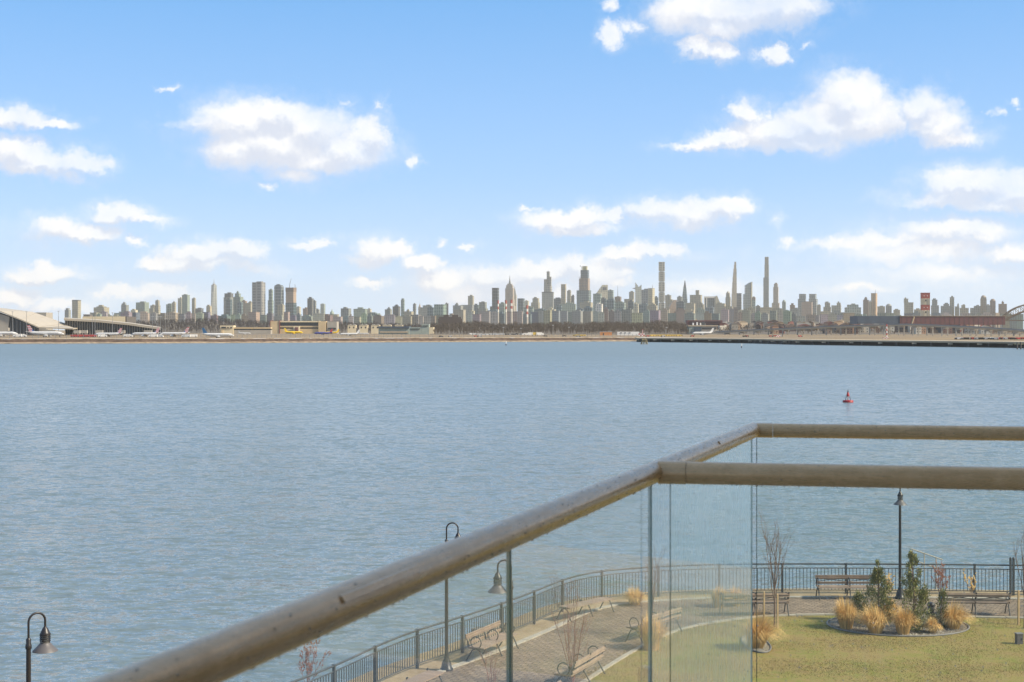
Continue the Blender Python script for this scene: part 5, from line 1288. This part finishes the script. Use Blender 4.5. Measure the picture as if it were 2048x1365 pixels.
# ------------------------------------------------------------------ planting
pr_ = random.Random(21)
mat('dry_grass', (.66, .43, .16), .8, island=.4); mat('evergreen_leaf', (.155, .165, .04), .7, island=.55); mat('evergreen_tip', (.36, .31, .12), .7, island=.4)
mat('bark', (.20, .13, .09), .9, vary=.3, vscale=6); mat('red_bark', (.24, .10, .07), .85); mat('red_leaf', (.24, .09, .05), .8, island=.4); mat('stake_wood', (.40, .28, .15), .8, vary=.2)
mat('lawn_blade', (.27, .21, .075), .9, island=.45); mat('steel_edging', (.17, .16, .15), .6)
def tussock(label, x, y, r, h, seed, n=1100):
    rr = random.Random(seed); spl = rr.uniform(.8, 1.5); lx, ly = rr.uniform(-.25, .25), rr.uniform(-.15, .15); root = thing('ornamental_grass', label, 'grass clump', (x, y, PZ), 0, 'golden grass clumps'); mb = MB()
    for i in range(n):
        a = rr.uniform(0, 6.283); b0 = r*.42*math.sqrt(rr.random()); sp = rr.random()**.7; L = h*rr.uniform(.8, 1.3); out = r*(.1+sp*1.05); w = .0065
        ca, sa = math.cos(a), math.sin(a); pts = []
        for t in (0, .4, .75, 1):
            rad = b0+out*spl*t**1.5; z = L*(t-(.35+.3*spl)*sp*t*t*t); pts.append((ca*rad+lx*t*t*h, sa*rad+ly*t*t*h, z))
        tx, ty = -sa*w, ca*w; v = []
        for j, p in enumerate(pts[:-1]): s = 1-.25*j; v += [(p[0]-tx*s, p[1]-ty*s, p[2]), (p[0]+tx*s, p[1]+ty*s, p[2])]
        v.append(pts[-1]); mb.add(v, [(0, 1, 3, 2), (2, 3, 5, 4), (4, 5, 6)])
    mb.build('blades', MATS['dry_grass'], root)
    mb = MB(); mb.lathe([(r*.3, 0), (r*.26, .06), (r*.1, .1)], 8, (0, 0, -.01)); mb.build('crown_base', MATS['bark'], root)
for i, (px, py, r, h, lb) in enumerate(((1692,1258,.46,.98,'golden grass clump at the outer end of the bed, in front of the first evergreen'), (1752,1268,.44,.92,'golden grass clump at the front middle of the bed'), (1806,1269,.42,.88,'golden grass clump in front of the taller evergreen'),
        (1866,1267,.2,.5,'smallest golden grass clump beside the bollard'), (1906,1258,.42,.86,'golden grass clump at the far end of the bed by the bench back'), (1778,1243,.36,.8,'golden grass clump between the two evergreens'),
        (1512,1297,.5,1.15,'big golden grass clump right beside the glass edge'), (1303,1300,.5,1.05,'golden grass clump at the lawn corner seen through glass'), (1437,1215,.36,.7,'golden grass clump beyond the glass near the fence'),
        (1472,1212,.32,.65,'golden grass clump seen through the bluish glass strip'), (1270,1210,.35,.6,'small golden grass clump at the foot of the fence bend'))):
    p = g(px, py); tussock(lb, p.x, p.y, r, h, 100+i)
def evergreen(label, px, py, ytop, w, seed, lean=0, n=6500):
    rr = random.Random(seed); p = g(px, py); h = (py-ytop)/F*p.y; root = thing('evergreen_shrub', label, 'shrub', (p.x, p.y, PZ)); mb = MB(); tips = MB(); tr = MB()
    R0 = w/F*p.y/2
    tr.tube([(0, 0, 0), (lean*.3, 0, h*.5), (lean, 0, h*.93)], [.045, .03, .008], 6)
    sprays = []
    for i in range(48):
        t = rr.random()**1.15; z = h*(.05+.93*t); rad = R0*(1-t)**.62*rr.uniform(.35, 1.12)*(1 if rr.random() > .2 else 1.5); a = rr.uniform(0, 6.283)
        sprays.append((math.cos(a)*rad+lean*t, math.sin(a)*rad, z, (1-t)*.13+.05, a))
        tr.tube([(lean*t*.9, 0, z*.85), (math.cos(a)*rad*.9+lean*t, math.sin(a)*rad*.9, z)], [.007, .003], 4)
    for i in range(n):
        x, y, z, s, a = rr.choice(sprays); q = Vector((rr.gauss(0, s*.55), rr.gauss(0, s*.55), rr.gauss(0, s*.9)))
        c = Vector((x, y, z))+q; d = (Vector((math.cos(a), math.sin(a), 1.2))+Vector((rr.uniform(-.8, .8), rr.uniform(-.8, .8), rr.uniform(-.4, .8)))).normalized()
        sd_ = d.cross(Vector((rr.uniform(-1, 1), rr.uniform(-1, 1), rr.uniform(-1, 1)))).normalized(); L = rr.uniform(.035, .085); ww = L*.26
        if c.z < .02: c.z = .02
        (tips if rr.random() < .22 else mb).add([c-sd_*ww, c+sd_*ww, c+d*L], [(0, 1, 2)])
    mb.build('foliage', MATS['evergreen_leaf'], root); tips.build('pale_tips', MATS['evergreen_tip'], root); tr.build('trunk', MATS['bark'], root)
evergreen('first evergreen, shorter, conical, standing in the gravel bed', 1757, 1245, 1124, 52, 1)
evergreen('taller evergreen with thin leaning tip, beside the bollard', 1830, 1258, 1104, 60, 2, -.12, 7500)
evergreen('low evergreen spreading at the foot of the shorter evergreen', 1722, 1248, 1185, 40, 3, -.1, 2200)
evergreen('small evergreen sprig rising behind the bollard', 1880, 1255, 1180, 24, 4, .1, 1600)
def bare(label, px, py, ytop, spread, seed, stems=7, m='bark', name='bare_shrub', cat='shrub', r0=.016, trunk=False, z=PZ, buds=None):
    rr = random.Random(seed); p = onz(px, py, z); h = (py-ytop)/F*p.y; root = thing(name, label, cat, (p.x, p.y, z)); mb = MB(); tw = MB(); bd = MB()
    W = spread/F*p.y/2
    def grow(b, base, d, L, r, lev):
        pts = [base]; c = Vector(base); dd = Vector(d)
        for i in range(4):
            dd = (dd+Vector((rr.uniform(-.10, .10), rr.uniform(-.10, .10), rr.uniform(-.02, .08)))).normalized(); c = c+dd*L/4; pts.append(c.copy())
        b.tube(pts, [r, r*.85, r*.7, r*.55, r*.35], 5)
        if lev > 0:
            for i in range(rr.randint(3, 5)):
                k = rr.randint(1, 4); q = pts[k]; nd = (dd+Vector((rr.uniform(-.6, .6), rr.uniform(-.6, .6), rr.uniform(.0, .35)))).normalized()
                grow(tw, q, nd, L*rr.uniform(.28, .5), r*.5, lev-1)
        elif buds:
            for q in pts[2:]:
                e = rr.uniform(.012, .03); bd.add([q+Vector((-e, 0, 0)), q+Vector((e, 0, 0)), q+Vector((0, e*.5, e*1.6))], [(0, 1, 2)])
    for i in range(stems):
        a = rr.uniform(0, 6.283); lean = rr.uniform(.1, 1)*W/h
        base = Vector((rr.uniform(-.05, .05), rr.uniform(-.05, .05), 0))
        if trunk: base = Vector((0, 0, h*rr.uniform(.22, .4)))
        grow(mb, base, Vector((math.cos(a)*lean, math.sin(a)*lean*.8, 1)).normalized(), (h-base.z)*rr.uniform(.72, 1.0), r0*(.7 if trunk else 1), 2)
    if trunk: mb.tube([(0, 0, 0), (.01, 0, h*.2), (0, 0, h*.42)], [r0*1.8, r0*1.5, r0], 6)
    mb.build('stems', MATS[m], root); tw.build('twigs', MATS[m], root)
    if buds and bd.f: bd.build('dry_leaves', MATS[buds], root)
    return root
bare('leafless sapling with upright twigs between glass edge and bench', 1549, 1256, 1068, 75, 31, 9, 'bark', 'bare_sapling', 'tree', .02, True)
bare('leafless sapling cut by the photo edge near the gate posts', 2049, 1258, 1078, 60, 32, 8, 'bark', 'bare_sapling', 'tree', .02, True)
bare('leafless sapling seen through glass beside the lawn corner bench', 1305, 1272, 1115, 70, 33, 8, 'bark', 'bare_sapling', 'tree', .017, True)
bare('wide bare twiggy shrub in front of the lawn kerb bench', 1143, 1372, 1212, 110, 34, 9, 'red_bark', r0=.012)
bare('thin reddish bare shrub low on the path side near the pane joint', 985, 1400, 1300, 60, 35, 6, 'red_bark', r0=.008)
bare('thin grey bare shrub outside the fence at the lower bend', 617, 1378, 1300, 80, 36, 7, 'red_bark', r0=.009, buds='red_leaf', z=PZ-.6)
bare('sparse bare shrub beyond the fence bend', 1112, 1225, 1150, 45, 37, 5, 'bark', r0=.008, z=PZ-.3)
bare('reddish leafy shrub at the fence behind the bollard', 1883, 1195, 1150, 34, 38, 9, 'red_bark', r0=.008, buds='red_leaf')
bare('small tan shrub at the fence beside the straight-fence lamp', 1780, 1192, 1160, 30, 39, 6, 'bark', r0=.007, buds='dry_grass')
bare('small tan shrub at the fence behind the gate-side bench', 1945, 1190, 1155, 36, 40, 6, 'bark', r0=.007, buds='dry_grass')
for px, py, yt, lb in ((1528, 1246, 1185, 'wooden stake beside the leafless sapling'), (1555, 1258, 1190, 'second wooden stake against the leafless sapling'), (2037, 1250, 1183, 'wooden stake of the sapling at the photo edge')):
    p = g(px, py); o = MB(); h = (py-yt)/F*p.y; o.box((0, 0, h/2), (.055, .055, h), .3, .9); o.box((0, 0, h+.02), (.05, .05, .04), .3, .3)
    tag(o.build('wooden_stake', MATS['stake_wood'], None, p), lb, 'stake', 'sapling stakes')
# gravel bed with steel edging
def bed(name, label, c, a, b, seed):
    n = 40; pts = [(c[0]+a*math.cos(2*math.pi*i/n), c[1]+b*math.sin(2*math.pi*i/n)) for i in range(n)]
    struct(MB().add([(x, y, PZ+.02) for x, y in pts], [tuple(range(n))]).build(name, MATS['gravel_mulch']))
    e = MB().tube([(x, y, PZ+.035) for x, y in pts+pts[:1]], .028, 5, caps=False).build('bed_edging', MATS['steel_edging']); tag(e, label, 'edging')
    rr = random.Random(seed); mb = MB()
    for i in range(900):
        t = rr.uniform(0, 6.283); u = math.sqrt(rr.random())*.96; s = rr.uniform(.012, .03); x, y = c[0]+a*u*math.cos(t), c[1]+b*u*math.sin(t)
        mb.add([(x-s, y-s*.6, PZ+.02), (x+s, y-s*.4, PZ+.02), (x, y+s, PZ+.02), (x, y, PZ+.02+s*1.2)], [(0, 1, 3), (1, 2, 3), (2, 0, 3)])
    stuff(mb.build('gravel', MATS['kerb_stone']), 'pale pebbles of the planting bed')
p = g(1795, 1252); bed('planting_bed', 'thin steel edging round the oval bed with the evergreens', (p.x, p.y), 2.28, 1.75, 51)
p = g(1512, 1290); bed('planting_bed', 'thin steel edging round the bed with the big golden clump by the glass', (p.x, p.y), .40, 1.2, 52)
# bollard, utility box, gangway rail
p = g(1862, 1244); r = thing('bollard_light', 'black bollard light standing among the evergreens', 'bollard', p)
MB().lathe([(.12, 0), (.12, .03), (.105, .04), (.105, .42)], 16).build('post', MATS['lamp_black'], r); MB().lathe([(.075, .42), (.075, .53)], 16).build('lens', MATS['lamp_glass'], r); MB().lathe([(.125, .53), (.13, .56), (.11, .62), (.05, .65)], 16).build('cap', MATS['lamp_black'], r)
for z in (.445, .475, .505): MB().lathe([(.08, z), (.115, z), (.115, z+.01), (.08, z+.012)], 16).build('louvre', MATS['lamp_black'], r)
p = g(2038, 1289); r = thing('utility_box', 'small grey utility box standing on the lawn', 'utility box', p, .2)
MB().box((0, 0, .16), (.20, .14, .32)).build('cabinet', MATS['lamp_grey'], r); MB().box((0, 0, .335), (.23, .17, .03)).build('lid', MATS['steel_edging'], r); MB().box((.05, -.078, .17), (.02, .016, .06)).build('latch', MATS['iron'], r)
p = g(1848, 1178); r = thing('gangway_rail', 'pale metal gangway handrail beyond the straight fence', 'handrail', (p.x, 54.2, PZ-.3), 0)
for k, x in enumerate((-.2, .25, .7)): MB().tube([(x, 0, -1.5), (x, 0, 1.65-.35*(x+.2))], .022, 6).build('post', MATS['kerb_stone'], r)
for dz in (0, -.4): MB().tube([(-.25, 0, 1.67+dz), (.95, 0, 1.25+dz)], .024, 6).build('rail', MATS['kerb_stone'], r)
# short winter turf
def turf():
    rr = random.Random(77); mb = MB(); inner = [(p.x, p.y) for p in il]
    def edge_y(x):
        c = [q for q in inner if abs(q[0]-x) < .5]; return max([q[1] for q in c], default=47)
    def blade(x, y):
        h = rr.uniform(.015, .04); a = rr.uniform(0, 3.14); w = .009; dx, dy = math.cos(a)*w, math.sin(a)*w
        mb.add([(x-dx, y-dy, PZ+.01), (x+dx, y+dy, PZ+.01), (x+rr.uniform(-.03, .03), y+rr.uniform(-.03, .03), PZ+.01+h)], [(0, 1, 2)])
    k = 0
    while k < 60000:
        y = 36+12.2*rr.random(); x = rr.uniform(.5, min(20., .40*y))
        if y > edge_y(x)-.1: continue
        if mnoise.noise(Vector((x*.6, y*.6, 0)))+rr.uniform(-.5, .5) < -.05: continue
        blade(x, y); k += 1
    stuff(mb.build('turf', MATS['lawn_blade']), 'short patchy winter turf on the lawn')
turf()

# ------------------------------------------------------------------ balcony
def rail_mat():
    m = bpy.data.materials.new('champagne_metal'); m.use_nodes = True; k = NT(m.node_tree); b = m.node_tree.nodes['Principled BSDF']
    tc = k.new('ShaderNodeTexCoord').outputs['Object']
    n = k.noise(tc, 26, 6, .7); n2 = k.noise(k.vec('MULTIPLY', tc, (6, 6, 60)), 3, 4, .6)
    k.put(b.inputs['Base Color'], k.ramp(n, [(.3, (.58, .375, .185)), (.55, (.68, .45, .235)), (.75, (.74, .51, .28))]))
    k.put(b.inputs['Roughness'], k.mapr(n2, .3, .7, .22, .38)); b.inputs['Metallic'].default_value = .25
    bn = k.new('ShaderNodeBump'); bn.inputs['Strength'].default_value = .10; bn.inputs['Distance'].default_value = .002
    k.put(bn.inputs['Height'], k.noise(tc, 140, 3, .6)); m.node_tree.links.new(bn.outputs[0], b.inputs['Normal']); MATS['champagne_metal'] = m
rail_mat()
def glass_mat(name='balcony_glass', d0=.004, d1=.035, dcol=(.75, .77, .72)):
    m = bpy.data.materials.new(name); m.use_nodes = True; t = m.node_tree; t.nodes.clear(); k = NT(t)
    tr = k.new('ShaderNodeBsdfTransparent'); tr.inputs[0].default_value = (.975, .99, .98, 1)
    gl = k.new('ShaderNodeBsdfGlossy'); gl.inputs['Roughness'].default_value = .02; gl.inputs[0].default_value = (1, 1, 1, 1)
    df = k.new('ShaderNodeBsdfTranslucent'); df.inputs[0].default_value = (*dcol, 1); d2 = k.new('ShaderNodeBsdfDiffuse'); d2.inputs[0].default_value = (.6, .62, .58, 1)
    fr = k.new('ShaderNodeFresnel'); fr.inputs[0].default_value = 1.5
    mx = k.new('ShaderNodeMixShader'); bf = k.math('SUBTRACT', 1., k.new('ShaderNodeNewGeometry').outputs['Backfacing']); k.put(mx.inputs[0], k.math('MULTIPLY', k.math('MULTIPLY', fr.outputs[0], bf), .9)); t.links.new(tr.outputs[0], mx.inputs[1]); t.links.new(gl.outputs[0], mx.inputs[2])
    dd = k.new('ShaderNodeAddShader'); t.links.new(df.outputs[0], dd.inputs[0]); t.links.new(d2.outputs[0], dd.inputs[1])
    tc = k.new('ShaderNodeTexCoord').outputs['Object']
    sp = k.noise(k.vec('MULTIPLY', tc, (30, 30, 3)), 1.2, 5, .7); dirt_sheen = k.math('MULTIPLY', k.mapr(sp, .35, .75, d0, d1), bf)  # slight dirt, plus the pale reflection painted on the side panes
    m2 = k.new('ShaderNodeMixShader'); k.put(m2.inputs[0], dirt_sheen); t.links.new(mx.outputs[0], m2.inputs[1]); t.links.new(dd.outputs[0], m2.inputs[2])
    out = k.new('ShaderNodeOutputMaterial'); t.links.new(m2.outputs[0], out.inputs[0]); MATS[name] = m
glass_mat(); glass_mat('bluish_reflection_glass', .17, .24, (.60, .80, .84)); glass_mat('pale_reflection_glass', .09, .16, (.72, .77, .76))  # the last two paint a pale reflection as a diffuse film
mat('glass_edge', (.06, .14, .10), .25); mat('glass_edge_pale', (.26, .36, .33), .2); mat('droplet', (.75, .78, .80), .05, spec=.8); mat('slab_concrete', (.52, .43, .32), .85, vary=.15, vscale=2)
def drop_mat():
    m = MATS['droplet']; b = m.node_tree.nodes['Principled BSDF']; b.inputs['Transmission Weight'].default_value = .75; b.inputs['IOR'].default_value = 1.33
drop_mat()
RZ = CAMZ-.43
def A(d): return Vector((.983-.336*(5.949-d), d, RZ))
B0, C0 = A(4.30), A(6.10); dirB = Vector((1.06, -.195, 0)).normalized()
FLOOR = CAMZ-1.62
def balcony():
    rr = random.Random(4); gl, me = MATS['balcony_glass'], MATS['champagne_metal']; dirA = (A(6)-A(1)).normalized(); nA = Vector((dirA.y, -dirA.x, 0)); nB = Vector((-dirB.y, dirB.x, 0))
    root = thing('balcony_railing', 'champagne metal balcony railing with round rails and clear glass panes', 'railing', (A(3).x, A(3).y, FLOOR)); org = Vector(root.location)
    def tube(nm, a, b, r, n=40, parent=root): return MB().tube([a-org, a.lerp(b, .25)-org, a.lerp(b, .5)-org, a.lerp(b, .75)-org, b-org], r, n).build(nm, me, parent)
    ra, rb, rc = .0322, .0335, .0300
    sr = tube('side_rail', A(.35), A(6.10)+dirA*.002, ra)
    fr = tube('front_rail', B0+dirB*.10, B0+dirB*2.7, rb); br = tube('far_rail', C0+dirB*.085, C0+dirB*2.7, rc)
    for o, base, r, l in ((fr, B0, rb, .10), (br, C0, rc, .085)):
        mb = MB(); mb.tube([base+dirB*.012-org, base+dirB*(l-.004)-org], r*1.035, 40); mb.tube([base+dirB*(l-.003)-org, base+dirB*(l+.004)-org], r*.97, 40); mb.build('collar', me, o)
    MB().lathe([(.001, -.031), (.018, -.026), (.0305, -.008), (.0305, .008), (.018, .026), (.001, .031)], 24, C0-org).build('corner_elbow', me, sr)
    def pane(a, b, th=.007, top=RZ-.022, bot=FLOOR+.06, dark=True, gl=gl):
        d = (b-a); d.z = 0; d.normalize(); n = Vector((-d.y, d.x, 0))*th/2
        q = [a-n, b-n, b+n, a+n]; v = [Vector((p.x, p.y, bot))-org for p in q]+[Vector((p.x, p.y, top))-org for p in q]
        o = MB().add(v, [(0, 1, 5, 4), (2, 3, 7, 6), (4, 5, 6, 7), (3, 2, 1, 0)]).build('glass_pane', gl, root)
        mb = MB()
        for p, s in ((a, -1), (b, 1)):
            w = [p-n, p+n]; v = [Vector((w[0].x, w[0].y, bot))-org, Vector((w[1].x, w[1].y, bot))-org, Vector((w[1].x, w[1].y, top))-org, Vector((w[0].x, w[0].y, top))-org]
            v2 = [x-d*(s*.003) for x in v]
            mb.add(v+v2, [(0, 1, 2, 3), (7, 6, 5, 4), (0, 3, 7, 4), (1, 5, 6, 2), (3, 2, 6, 7), (0, 4, 5, 1)])
        mb.build('polished_edge', MATS['glass_edge' if dark else 'glass_edge_pale'], o); return o
    pane(A(.6), A(3.000), gl=MATS['pale_reflection_glass']); pane(A(3.007), A(4.24), dark=False, gl=MATS['pale_reflection_glass']); pane(A(4.255), A(6.05), dark=False, gl=MATS['bluish_reflection_glass'])
    pb = pane(B0+dirB*.047, B0+dirB*1.75); pane(B0+dirB*1.77, B0+dirB*2.7); pc = pane(C0+dirB*.012, C0+dirB*1.85); pane(C0+dirB*1.87, C0+dirB*2.7)
    # short posts in the floor that carry the panes
    for p in (A(1.2), A(2.4), A(3.4), A(3.9), A(4.9), A(5.6), B0+dirB*.5, B0+dirB*1.3, B0+dirB*2.2, C0+dirB*.5, C0+dirB*1.4, C0+dirB*2.4):
        MB().box((p.x-org.x, p.y-org.y, .06), (.05, .05, .13)).build('pane_clamp', me, root)
    # slotted name plates let into the side rail
    for d, l in ((2.32, .30), (5.35, .34)):
        c = A(d)+nA*(ra*.80)+Vector((0, 0, ra*.62))-org; t = dirA*l/2
        up = Vector((nA.x*-.6, nA.y*-.6, .8))*.006
        MB().add([c-t-up, c+t-up, c+t+up, c-t+up, c-t-up+nA*.004, c+t-up+nA*.004, c+t+up+nA*.004, c-t+up+nA*.004], [(4, 5, 6, 7), (0, 4, 7, 3), (1, 2, 6, 5), (3, 7, 6, 2), (0, 1, 5, 4)]).build('let_in_strip', me, sr)
    # rain drops
    def bead(mb, c, s, flat=(1, 1, 1)):
        n = 6; v = []
        for z, q in ((-1, .15), (-.6, .8), (.1, 1), (.7, .7), (1, .1)):
            for j in range(n): a = 6.2832*j/n; v.append((c.x+math.cos(a)*q*s*flat[0], c.y+math.sin(a)*q*s*flat[1], c.z+z*s*flat[2]))
        mb.add(v, [(i*n+j, i*n+(j+1) % n, (i+1)*n+(j+1) % n, (i+1)*n+j) for i in range(4) for j in range(n)]+[tuple(range(n))[::-1], tuple(range(24, 30))], True)
    def rain(parent, f, d, nn, r, under, over):
        mb = MB()
        for i in range(under):
            p = f(rr.random())-org; a = rr.gauss(0, .28); bead(mb, p+nn*(math.sin(a)*r)+Vector((0, 0, -math.cos(a)*r-.001)), rr.uniform(.001, .0024), (1, 1, 1.1))
        for i in range(over):
            p = f(rr.random())-org; a = rr.uniform(-1.35, 1.35); bead(mb, p+nn*(math.cos(a)*r)+Vector((0, 0, math.sin(a)*r)), rr.uniform(.0008, .0026))
        stuff(mb.build('rain_drops', MATS['droplet'], parent))
    rain(sr, lambda t: A(1.3+4.7*t), dirA, nA, ra, 170, 200); rain(fr, lambda t: B0+dirB*(.1+2.2*t), dirB, -nB, rb, 160, 60); rain(br, lambda t: C0+dirB*(.1+2.2*t), dirB, -nB, rc, 200, 240)
    mb = MB()
    for i in range(1100):
        p = B0+dirB*(.12+1.6*rr.random()); z = RZ-.05-(1-rr.random()**1.3)*1.0
        bead(mb, Vector((p.x, p.y, z))-nB*.0065-org, rr.uniform(.0007, .0021))
    stuff(mb.build('rain_drops', MATS['droplet'], pb))
balcony()
# floor slab of the balcony and the facade behind the camera
def slab():
    a, b = A(.0)-Vector((.12, 0, 0)), A(6.25)-Vector((.10, 0, 0)); far = C0+dirB*6+Vector((0, .12, 0))
    w = dirB*2.7; w0 = A(0)+w; w1 = A(6.25)+w
    poly = [(b.x, b.y), (a.x, a.y), (w0.x, w0.y), (w1.x, w1.y)]
    o = MB().prism(poly, FLOOR-.22, FLOOR).build('balcony_slab', MATS['slab_concrete']); tag(o, 'concrete floor slab carrying the balcony railing', 'balcony')
slab()
def apartment_wall():
    # the block the balcony belongs to: its long side runs beside the balcony, out of frame
    dA = (A(6)-A(1)).normalized(); c = A(6.1)+dirB*2.75
    root = thing('apartment_building', 'brick apartment building that carries the balcony', 'building', (c.x, c.y, PZ), math.atan2(dA.y, dA.x))
    L = 22
    MB().box((-L/2-.3, -8.5, 13), (L-.6, 15, 26)).build('core', MATS['slab_concrete'], root)
    for f_ in range(8):
        z = f_*3.0
        MB().box((-L/2, -.5, z+.35), (L, .9, .7)).build('spandrel', MATS['facade_brick'], root)
        for i in range(8):
            x = -.5-3*i; MB().box((x, -.5, z+1.85), (1.0, .88, 2.3)).build('pier', MATS['facade_brick'], root)
            if i < 7: MB().box((x-1.5, -.6, z+1.85), (2.0, .1, 2.28)).build('window', MATS['dark_glass'], root)
    MB().box((-L/2, -8, 26.3), (L+.4, 16, .6)).build('parapet', MATS['slab_concrete'], root)
mat('facade_brick', (.52, .40, .27), .85, vary=.15, vscale=3)
apartment_wall()
make_haze()
